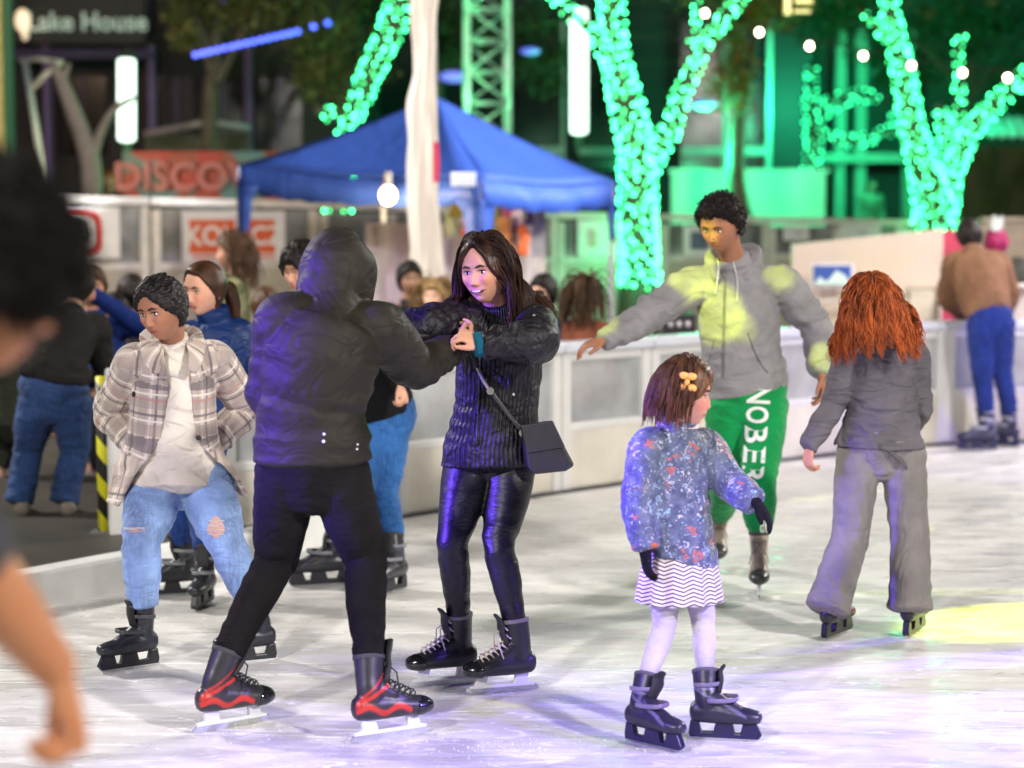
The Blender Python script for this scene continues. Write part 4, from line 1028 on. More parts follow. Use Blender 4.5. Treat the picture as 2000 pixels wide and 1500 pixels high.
def hero_girl():
    sR = skate(None, 'R', G(1272, 1458), (.72, -.70), 'plastic', .86); sL = skate(None, 'L', G(1408, 1446), (.97, -.20), 'plastic', .86)
    J = JJ(head=(1336, 768, 6.62), neck=(1322, 832, 6.66), chest=(1318, 905, 6.67), waist=(1318, 995, 6.67), pel=(1328, 1075, 6.67),
           shR=(1266, 872, 6.60), elR=(1246, 985, 6.58), wrR=(1260, 1070, 6.54), shL=(1378, 872, 6.74), elL=(1424, 942, 6.66), wrL=(1474, 978, 6.56),
           hipR=(1303, 1112, 6.64), hipL=(1362, 1112, 6.70), knR=(1296, 1230, 6.62), knL=(1374, 1225, 6.66))
    setfeet(J, L=sL, R=sR)
    hands = {'R': dict(d=V3(.08, 0, -1), n=V3(.9, .3, 0), t=V3(.6, .7, 0), curl=(15, 18, 12)), 'L': dict(d=V3(.62, -.2, -.75), n=V3(-.6, .2, -.5), t=V3(.3, -.8, .3), curl=(15, 20, 15))}
    F = figure('little girl with a hair clip in a blue patterned jacket, striped skirt and white tights', J, V3(.93, -.22, -.10), V3(.75, -.65, 0), .72, hk=.92, skin_col=(.66, .35, .27), vox=.004, hands=hands, child=True, blush=1.0)
    k = F.k
    t = [torso_tube(F, J['pel']-V3(0, 0, .02), [(.190, .160), (.182, .155), (.175, .15), (.175, .145), (.160, .125), (.095, .10), (.092, .098)], up=.02)]; t[0]['amp'] = .006; t[0]['at'] = (.1, .5)
    t += sleeves(F, (.088, .085, .082, .078, .066), .010, over=.0)
    jk = garment(F, 'jacket', t, girl_print(), .0055, 3, seed=63, drape=.005, dk=24)
    m = MB(); W = lambda p: np.asarray(p)@F.HM.T*F.hk+F.head
    nk = J['neck']; m.add(*tube([nk+V3(0, 0, .002), nk+V3(.003, 0, .028)], np.array([(.072, .076), (.068, .072)]), F.side, n=30, step=.006, capround=.15)); m.build('collar', simple((.75, .60, .62), .8), jk, True)
    for s_ in 'RL':
        d = nrm(J['wr'+s_]-J['el'+s_]); m = MB(); m.add(*tube([J['wr'+s_]-d*.006, J['wr'+s_]+d*.002], np.array([.047, .042]), None, n=24, step=.005, capround=.15)); m.build('cuff', simple((.55, .15, .05) if s_ == 'R' else (.12, .13, .3), .8), jk, True)
        # gloves
        g = MB(); h = hands[s_]; hand_parts(g, J['wr'+s_]+nrm(h['d'])*.006, h['d'], h['n'], h['t'], k*1.0, h['curl'], .9, fat=1.45)
        g.add(*tube([J['wr'+s_]-nrm(h['d'])*.01, J['wr'+s_]+nrm(h['d'])*.05*k, J['wr'+s_]+nrm(h['d'])*.085*k], np.array([(.032, .026), (.036, .022), (.034, .018)])*k*1.1, np.cross(nrm(h['d']), h['n']), n=16, step=.006))
        place(remesh(g, .0035, 2), 'glove', cloth((.010, .010, .013), rough=.9), F.root)
    # skirt
    c = [J['pel']+V3(0, 0, .03), J['pel']-V3(0, 0, .03), J['pel']-V3(0, 0, .10), J['pel']-V3(0, 0, .172)]
    m = MB(); m.add(*tube(c, np.array([(.125, .105), (.130, .11), (.142, .122), (.152, .132)]), F.hside, n=120, step=.006, fold=lambda s, th, L: .009*np.cos(th*13+np.sin(th*3))*(s/L), capround=.0))
    me = remesh(m, .0045, 1); axes_attr(me, [(c, np.array([[.13, .12]]*4), F.hside)])
    sk = NT('striped'); a = sk.at('uvs').outputs['Vector']; sp = sk.n('ShaderNodeSeparateXYZ', {0: a})
    uu = sk.math('PINGPONG', sp.outputs[0], .034)
    fr = sk.math('FRACT', sk.math('DIVIDE', sk.math('ADD', sk.math('MULTIPLY', uu, .38), sp.outputs[1]), .0135))
    sk.bsdf(col=sk.mix(sk.math('LESS_THAN', fr, .36), (.72, .66, .70), (.07, .03, .06)), rough=.85, normal=sk.bump(sk.noise(20., 2), .2, .01))
    place(me, 'skirt', sk.m, F.root)
    pants(F, 'tights', cloth((.50, .47, .52), wr=.2, wscale=16., stretch=(1, 1, 3), fine=200.), [.078, .074, .064, .055, .055, .046, .044], hipr=((.10, .09), (.13, .11), (.12, .10)), amp=.003, seed=71, vox=.005, drape=.001, ends=.9)
    hm = hairmat((.03, .012, .006), (.18, .075, .035), .4)
    hair_cap(F, hm, .020, hairline=.050, nape=-.10, lump=.004, kk=40, seed=14, sidecov=.055, child=True, smooth=2)
    def roots(rg, n):
        D, v = roots_parted(low=-.2)(rg, n); v[:, 1] -= .5; return D, v
    strands(F, hm, 1700, .115, roots, 15, .0038, .0015, 30, avoid=[((J['neck'], J['pel']), .06)], out=.004, grav=.3, cap=.021, sides=3, lock=.2, nlock=14)
    # clip on the side of the hair
    c = W((.078, .022, .052))+F.HM[:, 0]*.014; s = F.HM[:, 0]; m = MB()
    for dz, dyy in ((.020, 0), (-.018, .004)):
        for q in (-1, 1):
            e = bpy_sphere(c+F.HM[:, 2]*dz+F.HM[:, 1]*(q*.013+dyy)+s*.012, (.008, .017, .013), F.HM); m.add(np.concatenate(e.v), e.f)
    e = bpy_sphere(c+s*.018, (.008, .009, .011), F.HM); m.add(np.concatenate(e.v), e.f)
    m.build('hair_clip', simple((.85, .42, .10), .35), F.root, True)
    for S in (sL, sR): build_skate(F, S, dict(boot=(.013, .012, .03), accent=(.20, .18, .32), lace=(.20, .17, .28), holder=(.014, .012, .06), tongue=(.012, .01, .014), cuff=(.10, .09, .12)))
    return F
# ---- G: blurred person close to the camera, mostly out of frame
def hero_near():
    D = 2.6
    J = JJ(head=(-42, 530, D), neck=(-170, 730, D-.02), chest=(-400, 930, D-.02), waist=(-420, 1200, D), pel=(-460, 1450, D),
           shR=(-235, 900, D-.12), elR=(-55, 1100, D-.06), wrR=(112, 1312, D+.06), shL=(-420, 800, D+.16), elL=(-560, 1150, D+.2), wrL=(-600, 1500, D+.2),
           hipR=(-400, 1520, D), hipL=(-540, 1520, D+.1), knR=(-380, 2150, D+.1), knL=(-560, 2150, D+.1), anR=(-380, 2750, D), anL=(-560, 2750, D+.1))
    S1 = skate(None, 'R', V3(J['anR'][0], D+.05, 0), (.9, .4), 'plastic', 1.0); S2 = skate(None, 'L', V3(J['anL'][0], D+.15, 0), (.9, .4), 'plastic', 1.0)
    setfeet(J, L=S2, R=S1)
    hands = {'R': dict(d=V3(.25, .12, -1), n=V3(-.8, -.2, -.3), t=V3(.5, .8, -.1), curl=(45, 60, 40), k=1.15), 'L': dict(d=V3(0, 0, -1), n=V3(1, 0, 0), t=V3(0, -1, 0))}
    F = figure('blurred dark haired person with a bare arm, closest to the camera at the left', J, V3(.93, .30, -.35), V3(.9, .3, 0), 1.0, hk=1.08, skin_col=(.40, .175, .08), vox=.006, hands=hands, female=False, detail=False, arm=1.18, blush=.2)
    t = [torso_tube(F, J['pel']-V3(0, 0, .02), [(.17, .13), (.17, .13), (.16, .13), (.18, .14), (.16, .11), (.08, .08), (.07, .07)])]
    t += sleeves(F, (.075, .070, .065, .06, .06), .006, ends=-.25, over=0)
    garment(F, 't_shirt', t, cloth((.05, .05, .06)), .009, 2, seed=83, drape=.004)
    pants(F, 'trousers', cloth((.03, .03, .04)), [.10, .095, .085, .07, .065, .055, .055], vox=.01, seed=84)
    hm = hairmat((.002, .0015, .0015), (.007, .005, .004), .8)
    hc = hair_cap(F, hm, .026, hairline=.004, nape=-.06, lump=.012, kk=40, seed=19, sidecov=.03, vox=.006, front_drop=.0, rag=.016)
    fuzz(hc.data, hc, hm, 2500, .035, hc, 'hair_strands', 9, .7, .0022, keep=lambda V: np.linalg.norm((V-F.head)@F.HM/F.hk/np.array([.0765, .098, .118]), axis=1) > 1.1)
    for S in (S1, S2): build_skate(F, S, dict(boot=(.02, .02, .03), lace=(.3, .3, .3), holder=(.02, .02, .03)))
    return F
# ================================================================== SETTING
@cached
def ice_mat():
    t = NT('ice'); o = t.obj()
    big = t.noise(.55, 4, t.scl(o, (1, 1.6, 1)), .6); mid = t.noise(3.2, 5, t.scl(o, (1, 2.2, 1)), .8); fine = t.noise(60., 3, o)
    c = t.mix(t.ramp(t.math('MULTIPLY_ADD', mid, .45, t.math('MULTIPLY', big, .55)), .40, .62), (.58, .565, .54), (.80, .785, .755))
    c = t.mix(t.ramp(fine, .45, .75, 0, .30), c, (.88, .87, .86))
    lines = 0
    sc = None
    for i, (ang, s) in enumerate(((.25, 9.), (-.35, 7.), (.9, 11.), (-1.1, 8.), (.05, 6.))):
        m = t.n('ShaderNodeMapping', {'Vector': o, 'Rotation': (0, 0, ang), 'Scale': (s*.10, s, 1)}).outputs[0]
        w = t.noise(1.0, 2, m, .35); l = t.math('LESS_THAN', t.math('ABSOLUTE', t.math('SUBTRACT', w, .5)), .0035)
        sc = l if sc is None else t.math('MAXIMUM', sc, l)
    c = t.mix(t.math('MULTIPLY', sc, .75), c, (.97, .97, .98))
    r = t.math('ADD', t.ramp(mid, .35, .65, .22, .48), t.math('MULTIPLY', sc, .2))
    b = t.bump(t.math('ADD', t.math('MULTIPLY', fine, .6), t.math('MULTIPLY', sc, .8)), .35, .004)
    b = t.bump(mid, .12, .03, b)
    t.bsdf(col=c, rough=r, spec=.5, normal=b); return t.m
def poly_sheet(name, pts, z, mat):
    m = MB(); m.add([(x, y, z) for x, y in pts], [tuple(range(len(pts)))]); o = m.build(name, mat); return tag(o, kind='structure')
KERB = [(-500, 1330), (-200, 1250), (90, 1187), (220, 1160), (360, 1132), (520, 1098), (640, 1062)]
BAR = [(212, 1080), (430, 1066), (600, 1045), (770, 1012), (1090, 962), (1265, 938), (1430, 912), (1640, 886), (1840, 868), (2050, 862), (2300, 860)]
def build_ground():
    g = NT('asphalt'); o = g.obj()
    g.bsdf(col=g.mix(g.ramp(g.noise(2., 5, o), .3, .7), (.028, .024, .020), (.075, .062, .050)), rough=.75, normal=g.bump(g.noise(120., 3, o), .4, .01))
    m = MB(); m.add([(-120, -30, -.02), (120, -30, -.02), (120, 160, -.02), (-120, 160, -.02)], [(0, 1, 2, 3)]); tag(m.build('ground', g.m), kind='structure')
    edge = [G(*q)[:2] for q in KERB[:-1]]+[G(*q)[:2] for q in BAR[3:]]
    pts = [tuple(p) for p in edge]+[(14, 16.4), (14, -8), (-9, -8)]
    poly_sheet('ice', pts, 0.0, ice_mat())
    # platform inside the barrier behind the kerb gate: dark rubber matting
    mat = NT('rubber'); o = mat.obj(); mat.bsdf(col=mat.mix(mat.noise(1.5, 4, o), (.016, .014, .011), (.055, .046, .033)), rough=.6, normal=mat.bump(mat.noise(60., 2, o), .3, .01))
    m = MB(); pts = [G(*q)[:2]+np.array([-.12, .12]) for q in KERB]+[(-.8, 12.6), (-4, 15), (-14, 14), (-14, 6)]
    m.add([(p[0], p[1], .10) for p in pts], [tuple(range(len(pts)))]); tag(m.build('walkway', mat.m), kind='structure')
    # kerb
    white = simple((.82, .82, .80), .5, nscale=3., var=.12)
    P2 = [G(*q)[:2] for q in KERB]; C = []; 
    V = []; n = len(P2)
    for i, p in enumerate(P2):
        d = nrm(P2[min(i+1, n-1)]-P2[max(i-1, 0)]); nn = np.array([-d[1], d[0]])
        for off, z in ((0, -.01), (0, .15), (.015, .165), (.135, .165), (.15, .15), (.15, -.01)): V.append((*(p+nn*off), z))
    F = [(i*6+j, i*6+j+1, (i+1)*6+j+1, (i+1)*6+j) for i in range(n-1) for j in range(5)]+[tuple(range(6))[::-1], tuple(range((n-1)*6, n*6))]
    m = MB(); m.add(V, F); o = m.build('kerb', white); tag(o, kind='structure')
@cached
def plexi():
    t = NT('plexiglass'); o = t.obj(); tr = t.n('ShaderNodeBsdfTransparent', {'Color': (.72, .74, .76, 1)})
    b = t.n('ShaderNodeBsdfPrincipled', {'Base Color': t.mix(t.noise(4., 4, o), (.50, .51, .53), (.78, .78, .79)), 'Roughness': .16})
    mx = t.n('ShaderNodeMixShader', {0: t.ramp(t.noise(2.5, 4, o), .35, .7, .35, .7), 1: tr.outputs[0], 2: b.outputs[0]})
    t.t.links.new(mx.outputs[0], t.out.inputs[0]); return t.m
def build_barrier():
    pts = [G(*q)[:2] for q in BAR]
    fr = simple((.68, .67, .66), .35, nscale=4., var=.08); kb = simple((.66, .62, .54), .45, nscale=3., var=.12); dk = simple((.04, .04, .05), .6)
    cap = simple((.62, .64, .72), .3, var=.05)
    lab = ['white framed rink barrier section beside the hazard striped post', 'rink barrier section half hidden behind the person in the plaid coat', 'rink barrier section behind the hooded person',
           'rink barrier section between the hooded person and the smiling woman', 'rink barrier section with grey plexiglass right of the smiling woman with the handbag',
           'rink barrier section behind the head of the little girl', 'rink barrier section behind the man in green joggers', 'rink barrier section between the green joggers man and the red haired girl',
           'rink barrier section that the man in the brown jacket leans on', 'last rink barrier section at the right edge, beyond the man in the brown jacket']
    for i in range(len(pts)-1):
        a, b = np.r_[pts[i], 0], np.r_[pts[i+1], 0]; L = np.linalg.norm(b-a); d = (b-a)/L; n = V3(-d[1], d[0], 0); a = a+d*.006; b = b-d*.006; L = np.linalg.norm(b-a)
        T = thing('rink_barrier', lab[i], 'barrier', (a+b)/2, 'rink barrier sections'); M = np.stack([d, n, V3(0, 0, 1)], 1); c = (a+b)/2
        hh = .95
        m = MB(); m.box(c+V3(0, 0, hh-.02), (L, .13, .07), M); m.build('top_rail', cap, T, bevel=.015)
        m = MB()
        for e in (a+d*.04, b-d*.04): m.box(e+V3(0, 0, hh/2-.03), (.08, .07, hh-.055), M)
        m.box(c+V3(0, 0, .415), (L-.16, .06, .05), M); m.box(c+V3(0, 0, hh-.085), (L-.16, .05, .055), M); m.build('frame', fr, T, bevel=.006)
        m = MB(); m.box(c+V3(0, 0, .648), (L-.162, .012, .42), M); m.build('plexiglass_panel', plexi(), T)
        m = MB(); m.box(c-n*.012+V3(0, 0, .205), (L-.162, .03, .37), M); m.build('kick_board', kb, T, bevel=.004)
        m = MB(); m.box(c-n*.045+V3(0, 0, .006), (L, .02, .028), M); m.build('rubber_strip', dk, T)
    # hazard striped post
    t = NT('hazard'); o = t.obj(); sp = t.n('ShaderNodeSeparateXYZ', {0: o}); f = t.math('FRACT', t.math('MULTIPLY', t.math('ADD', sp.outputs[2], t.math('MULTIPLY', sp.outputs[0], 1.2)), 5.2))
    t.bsdf(col=t.mix(t.math('LESS_THAN', f, .5), (.75, .72, .02), (.015, .015, .012)), rough=.5)
    p = G(205, 1076); T = thing('barrier_post', 'yellow and black hazard striped post at the rink gate', 'post', p)
    m = MB(); m.bar(p, p+V3(0, 0, .92), .035, 14); m.build('post', t.m, T, True); m = MB(); m.box(p+V3(0, 0, .1), (.13, .13, .02)); m.build('base_plate', simple((.2, .2, .2), .5, .6), T)
def banner_text(parent, s, c, size, M, mat, off=.012, bold=True, extr=None):
    V, Fc = text_mesh(s, size, bold); V = V@np.stack([M[:, 0], M[:, 2], -M[:, 1]], 1).T+c-M[:, 1]*off
    m = MB(); m.add(V, Fc); o = m.build('lettering', mat, parent); return o
def build_fence():
    # outer fence with sponsor banners. posts in plan: pixel x, distance, top height
    st = [(-90, 19.4, 2.02), (292, 20.2, 1.985), (620, 21.2, 1.96), (900, 22.4, 1.92), (1085, 23.5, 1.86), (1290, 24.6, 1.84), (1500, 25.8, 1.80), (1760, 27., 1.77), (2080, 28.2, 1.77)]
    fr = simple((.62, .57, .52), .5); pan = NT('panel'); o = pan.obj(); pan.bsdf(col=pan.mix(pan.ramp(pan.noise(3., 5, o), .35, .65), (.12, .12, .12), (.32, .32, .31)), rough=.3)
    low = simple((.42, .38, .30), .6, nscale=2.)
    lab = ['outer fence section with a red and white banner, leftmost', 'outer fence section carrying the orange lettered banner, left of the canopy tent', 'outer fence section left of the white feather flag',
           'outer fence section under the blue canopy tent', 'outer fence section in green light between the canopy tent and the lit tree', 'outer fence section behind the man with curly hair',
           'outer fence section behind the white counter wall', 'outer fence section at the far right behind the brown jacket man']
    res = []
    for i in range(len(st)-1):
        (x0, d0, h0), (x1, d1, h1) = st[i], st[i+1]
        a = P(x0, 435, d0); b = P(x1, 435, d1); a[2] = b[2] = 0; L = np.linalg.norm(b-a); d = (b-a)/L; n = V3(-d[1], d[0], 0); a = a+d*.01; b = b-d*.01; L -= .02
        T = thing('fence_section', lab[i], 'fence', (a+b)/2, 'outer fence sections'); M = np.stack([d, n, V3(0, 0, 1)], 1); c = (a+b)/2; h = (h0+h1)/2
        m = MB(); m.bar(a+V3(0, 0, h0-.05), b+V3(0, 0, h1-.05), .055, 4); m.build('top_rail', fr, T)
        m = MB(); k = max(2, int(round(L/1.0)))
        for q in range(k+1): m.box(a+d*(.05+(L-.1)*q/k)+V3(0, 0, (h-.12)/2), (.09, .08, h-.12), M)
        m.box(c+V3(0, 0, 1.28), (L-.1, .05, .07), M); m.build('post_frame', fr, T)
        m = MB(); m.box(c+n*.01+V3(0, 0, (h-.1+1.3)/2), (L-.1, .02, h-.13-1.3), M); m.build('mesh_panel', pan.m, T)
        m = MB(); m.box(c+n*.012+V3(0, 0, .63), (L-.1, .03, 1.24), M); m.build('lower_panel', low, T)
        res.append((a, b, d, n, M, c, h))
    def banner(sec, px0, px1, py0, py1, label, build):
        a, b, d, n, M, c, h = res[sec]
        def onp(px, py):
            o_ = V3(0, 0, CAMH); q = P(px, py, 10.)-o_; t = np.dot(a-n*.055-o_, n)/np.dot(q, n); return o_+q*t
        A, B = onp(px0, (py0+py1)/2), onp(px1, (py0+py1)/2); z1 = onp((px0+px1)/2, py0)[2]; z0 = onp((px0+px1)/2, py1)[2]
        cc = (A+B)/2; cc[2] = (z0+z1)/2; W_ = np.linalg.norm((B-A)[:2]); H_ = z1-z0
        T = thing('banner', label, 'banner', cc, 'sponsor banners on the outer fence')
        m = MB(); m.box(cc, (W_, .012, H_), M); m.build('panel', simple((.72, .69, .68), .6, var=.05), T); build(T, cc, W_, H_, M)
    def rrect(c, w, h, M, off, r=.3, ratio_in=None):
        pts = []
        for (sx, sz, a0) in ((1, 1, 0), (-1, 1, 90), (-1, -1, 180), (1, -1, 270)):
            for q in range(5):
                a = math.radians(a0+q*22.5); rr = r*min(w, h)/2
                pts.append(c+M[:, 0]*(sx*(w/2-rr)+rr*math.cos(a))+M[:, 2]*(sz*(h/2-rr)+rr*math.sin(a))-M[:, 1]*off)
        return pts
    red = simple((.62, .03, .03), .5, var=.05); org = simple((.70, .12, .04), .5, var=.05); wh = simple((.8, .78, .76), .5, var=.03); dk = simple((.05, .06, .14), .6)
    def b1(T, c, w, h, M):
        m = MB(); cc = c+M[:, 0]*w*.04
        m.add(rrect(cc, h*.86, h*.86, M, .010, .5), [tuple(range(20))]); m.build('logo_ring', red, T)
        m = MB(); m.add(rrect(cc, h*.58, h*.60, M, .014, .55), [tuple(range(20))]); m.build('logo_centre', wh, T)
        banner_text(T, 'B', cc, h*.55, M, simple((.12, .12, .14), .6), .019)
    banner(0, 60, 234, 405, 505, 'white banner with a red rounded ring logo around a letter B', b1)
    def b2(T, c, w, h, M):
        m = MB()
        for s_, wd in ((-1, .44), (1, .36)): m.add(rrect(c+M[:, 0]*w*.215*s_, w*wd, h*.66, M, .010, .08), [tuple(range(20))])
        m.build('lettering_block', org, T); banner_text(T, 'KOLACZ', c, h*.52, M, wh, .016)
        m = MB(); m.box(c-M[:, 2]*h*.40-M[:, 1]*.01, (w*.8, .006, h*.05), M); m.build('underline', org, T)
    banner(1, 355, 557, 412, 512, 'white banner with big white letters on orange red blocks', b2)
    def b3(T, c, w, h, M):
        for i in range(3):
            m = MB(); m.box(c+M[:, 0]*w*(-.3+.3*i)-M[:, 1]*.01, (w*.12, .006, h*(.5-.1*i)), M); m.build('print', simple((.6, .35, .35), .6), T)
    banner(4, 1128, 1262, 430, 500, 'pale pink banner on the fence between the tent leg and the green lit tree', b3)
    def b4(T, c, w, h, M):
        m = MB(); m.box(c-M[:, 1]*.01, (w*.6, .006, h*.6), M); m.build('print', simple((.12, .13, .2), .6), T)
    banner(5, 1335, 1395, 440, 500, 'small banner with a dark square print beside the curly haired man', b4)
    def b5(T, c, w, h, M): banner_text(T, '1 A', c, h*.5, M, simple((.2, .2, .3), .6), .012)
    banner(6, 1530, 1580, 440, 470, 'small white banner just right of the curly haired man', b5)
    banner(6, 1640, 1720, 440, 470, 'small white banner above the cream counter wall', b5)
def build_tent():
    blue = NT('canopy'); o = blue.obj(); w = blue.noise(2.2, 3, o, .8)
    blue.bsdf(col=blue.mix(blue.noise(1.5, 3, o), (.022, .055, .24), (.034, .082, .33)), rough=.6, spec=.3, normal=blue.bump(blue.math('ABSOLUTE', blue.math('SUBTRACT', w, .5)), .22, .12))
    L = P(466, 435, 18.7); R = P(1200, 435, 18.9); N = P(938, 435, 17.2); 
    for q in (L, R, N): q[2] = 0
    Fp = L+R-N; cn = [N, R, Fp, L]
    T = thing('canopy_tent', 'blue pop up canopy tent with peaked roof behind the fence', 'tent', (N+Fp)/2)
    top = (N+Fp)/2; top[0] = P(852, 200, top[1])[0]; zt = P(845, 188, top[1])[2]; ze = [P(938, 345, N[1])[2], P(1200, 352, R[1])[2], 0, P(466, 322, L[1])[2]]; ze[2] = (ze[1]+ze[3])/2
    V = []; F = []; K = 10
    for i in range(4):
        a, b = cn[i].copy(), cn[(i+1) % 4].copy(); a[2] = ze[i]; b[2] = ze[(i+1) % 4]; ap = top.copy(); ap[2] = zt
        base = len(V)
        for r in range(K+1):
            t = r/K
            for c in range(K+1):
                u = c/K; e = a*(1-u)+b*u; p = e*(1-t)+ap*t; sag = .05*math.sin(PI*t)+.05*math.sin(PI*u)*(1-t)*(1 if t < .99 else 0)
                p = p-V3(0, 0, sag*(1 if True else 0)*(.6+.4*math.sin(PI*u))); V.append(p)
        for r in range(K):
            for c in range(K): F.append((base+r*(K+1)+c, base+r*(K+1)+c+1, base+(r+1)*(K+1)+c+1, base+(r+1)*(K+1)+c))
    m = MB(); m.add(V, F); o = m.build('roof', blue.m, T, True); s = o.modifiers.new('s', 'SOLIDIFY'); s.thickness = .01
    m = MB(); drop = .235
    for i in range(4):
        a, b = cn[i].copy(), cn[(i+1) % 4].copy(); a[2] = ze[i]; b[2] = ze[(i+1) % 4]; d = nrm(b-a); n = V3(d[1], -d[0], 0); V = []
        for c in range(25):
            u = c/24; p = a*(1-u)+b*u; p[2] -= .07*math.sin(PI*u)
            w = .02*math.sin(u*23+i)
            V += [p+n*.006, p+n*(.012+w)-V3(0, 0, drop*(1+.06*math.sin(u*40)))]
        m.add(V, [(2*c, 2*c+2, 2*c+3, 2*c+1) for c in range(24)])
    o = m.build('valance', blue.m, T, True); s = o.modifiers.new('s', 'SOLIDIFY'); s.thickness = .008
    metal = simple((.55, .55, .6), .35, .8)
    for i in range(4):
        m = MB(); a = cn[i]*.985+top*V3(1, 1, 0)*.015; m.bar(V3(a[0], a[1], 0), V3(a[0], a[1], ze[i]-.02), .035, 4); lg = m.build('leg', metal, T)
        if i in (0, 1, 3):
            m = MB(); a2 = cn[i]; dl = nrm(cn[(i+1) % 4]-a2); dr = nrm(cn[(i-1) % 4]-a2); z1 = ze[i]-.2; z0 = P(0, {0: 480, 1: 470, 3: 455}[i], a2[1])[2]
            w1 = .20 if i != 1 else .09
            for dd in (dl, dr):
                n_ = 8; V = []
                for q in range(n_+1):
                    u = q/n_; ww = w1*(1-.35*u)+.25*max(0, .25-u); V += [V3(*a2[:2], z1*(1-u)+z0*u)+V3(0, -.03, 0), V3(*(a2+dd*ww)[:2], z1*(1-u)+z0*u)+V3(0, -.03+.02*math.sin(u*9), 0)]
                m.add(V, [(2*q, 2*q+1, 2*q+3, 2*q+2) for q in range(n_)])
            o = m.build('leg_cover', blue.m, T, True); s = o.modifiers.new('s', 'SOLIDIFY'); s.thickness = .01
    m = MB(); c = N.copy(); c[2] = ze[0]-.02; p = P(905, 350, N[1]-.12); m.box(p, (.21, .012, .12)); m.build('name_plate', simple((.7, .7, .75), .5), T, bevel=.004)
    # lights under the canopy
    e = P(758, 381, 17.45); Lm = thing('flood_lamp', 'bright warm lamp hanging under the canopy tent', 'lamp', e)
    b = bpy_sphere(e, (.075, .075, .085), np.eye(3), 16, 12); b.build('bulb', emis((1, .55, .18), 9.), Lm, True); m = MB(); m.bar(e+V3(0, 0, .08), e+V3(0, 0, .20), .035, 10); m.build('socket', simple((.1, .1, .1), .5), Lm)
    for i, (x0, x1, y) in enumerate(((665, 712, 366), (800, 905, 370))):
        a, b = P(x0, y, 19.0), P(x1, y, 19.0); T2 = thing('tube_lamp', ['fluorescent tube lamp left of the bright bulb in the tent', 'fluorescent tube lamp beside the near tent leg'][i], 'lamp', (a+b)/2)
        m = MB(); m.bar(a, b, .035, 10); m.build('tube', emis((1, .9, .55), 7.), T2, True); m = MB(); m.box((a+b)/2+V3(0, 0, .055), (np.linalg.norm(b-a)+.1, .08, .03)); m.build('fitting', simple((.6, .6, .6), .5), T2)
    pl = bpy.data.lights.new('tent_bulb', 'POINT'); pl.energy = 105; pl.color = (1, .75, .45); pl.shadow_soft_size = .1; lo = bpy.data.objects.new('tent_bulb', pl); lo.location = e-V3(0, .25, .2); COL.objects.link(lo)
    # goods hanging in the tent
    items = [(985, 455, 26, 60, (.55, .25, .10)), (1010, 430, 24, 70, (.75, .6, .75)), (1000, 470, 12, 50, (.75, .28, .1)), (968, 425, 14, 55, (.35, .42, .2)), (1023, 470, 18, 60, (.70, .16, .05)),
             (893, 400, 26, 50, (.25, .20, .04)), (880, 440, 22, 45, (.45, .5, .35)), (912, 440, 16, 44, (.75, .12, .03)), (955, 445, 14, 50, (.7, .65, .85)), (1035, 415, 16, 50, (.10, .06, .22)), (992, 408, 24, 36, (.55, .06, .22))]
    names = ['orange brown garment', 'pale lilac garment', 'rust garment', 'olive garment', 'bright orange garment', 'dark mustard garment', 'grey green garment', 'red orange garment', 'lavender garment', 'dark purple garment', 'crimson garment']
    for i, (x, y, w, h, c) in enumerate(items):
        d = 18.7+.1*(i % 4); p = P(x, y, d); s = d/FPX; m = MB(); V = []; nn = 8
        for r in range(nn+1):
            for q in (-1, -.4, .4, 1):
                V.append(p+V3(q*w*s*.5*(1-.35*(r == 0)+.08*math.sin(r*2+i)), .03*math.sin(q*5+r), (0.5-r/nn)*h*s))
        m.add(V, [(r*4+q, r*4+q+1, r*4+q+5, r*4+q+4) for r in range(nn) for q in range(3)])
        o = m.build('hanging_cloth', simple(c, .8), None, True, org=p); s_ = o.modifiers.new('s', 'SOLIDIFY'); s_.thickness = .02
        m = MB(); m.bar(p+V3(0, 0, h*s*.5), p+V3(0, 0, h*s*.5+.12), .008, 6); m.build('hanger', metal, o)
        tag(o, names[i]+' hanging under the blue canopy tent', 'clothing', 'goods hanging in the tent')
    # white sheet wall panel behind / right post
    m = MB(); p0 = P(1052, 380, 19.2); m.box(V3(p0[0], p0[1], p0[2]/2), (.13, .06, p0[2])); tag(m.build('white_pillar', simple((.7, .68, .66), .5)), 'white square pillar at the right side inside the canopy tent', 'pillar')
    p = P(905, 490, 23.0); m = MB()
    V = []; n_ = 30; x0, x1 = P(712, 0, 19.7)[0], P(1045, 0, 19.7)[0]
    for q in range(n_+1):
        x = x0+(x1-x0)*q/n_; V += [(x, 19.7+.05*math.sin(q*1.3), .1), (x, 19.7+.05*math.sin(q*1.3), 1.72)]
    m.add(V, [(2*q, 2*q+2, 2*q+3, 2*q+1) for q in range(n_)]); cu = NT('curtain'); o_ = cu.obj()
    cu.bsdf(col=cu.mix(cu.ramp(cu.noise(2.5, 2, cu.scl(o_, (1, 1, .2))), .4, .6), (.42, .34, .40), (.62, .58, .60)), rough=.8)
    ob = m.build('curtain', cu.m, None, True, org=(float((x0+x1)/2), 19.7, 0)); s_ = ob.modifiers.new('s', 'SOLIDIFY'); s_.thickness = .01; tag(ob, 'pale pinkish curtain closing the back of the canopy tent', 'curtain')
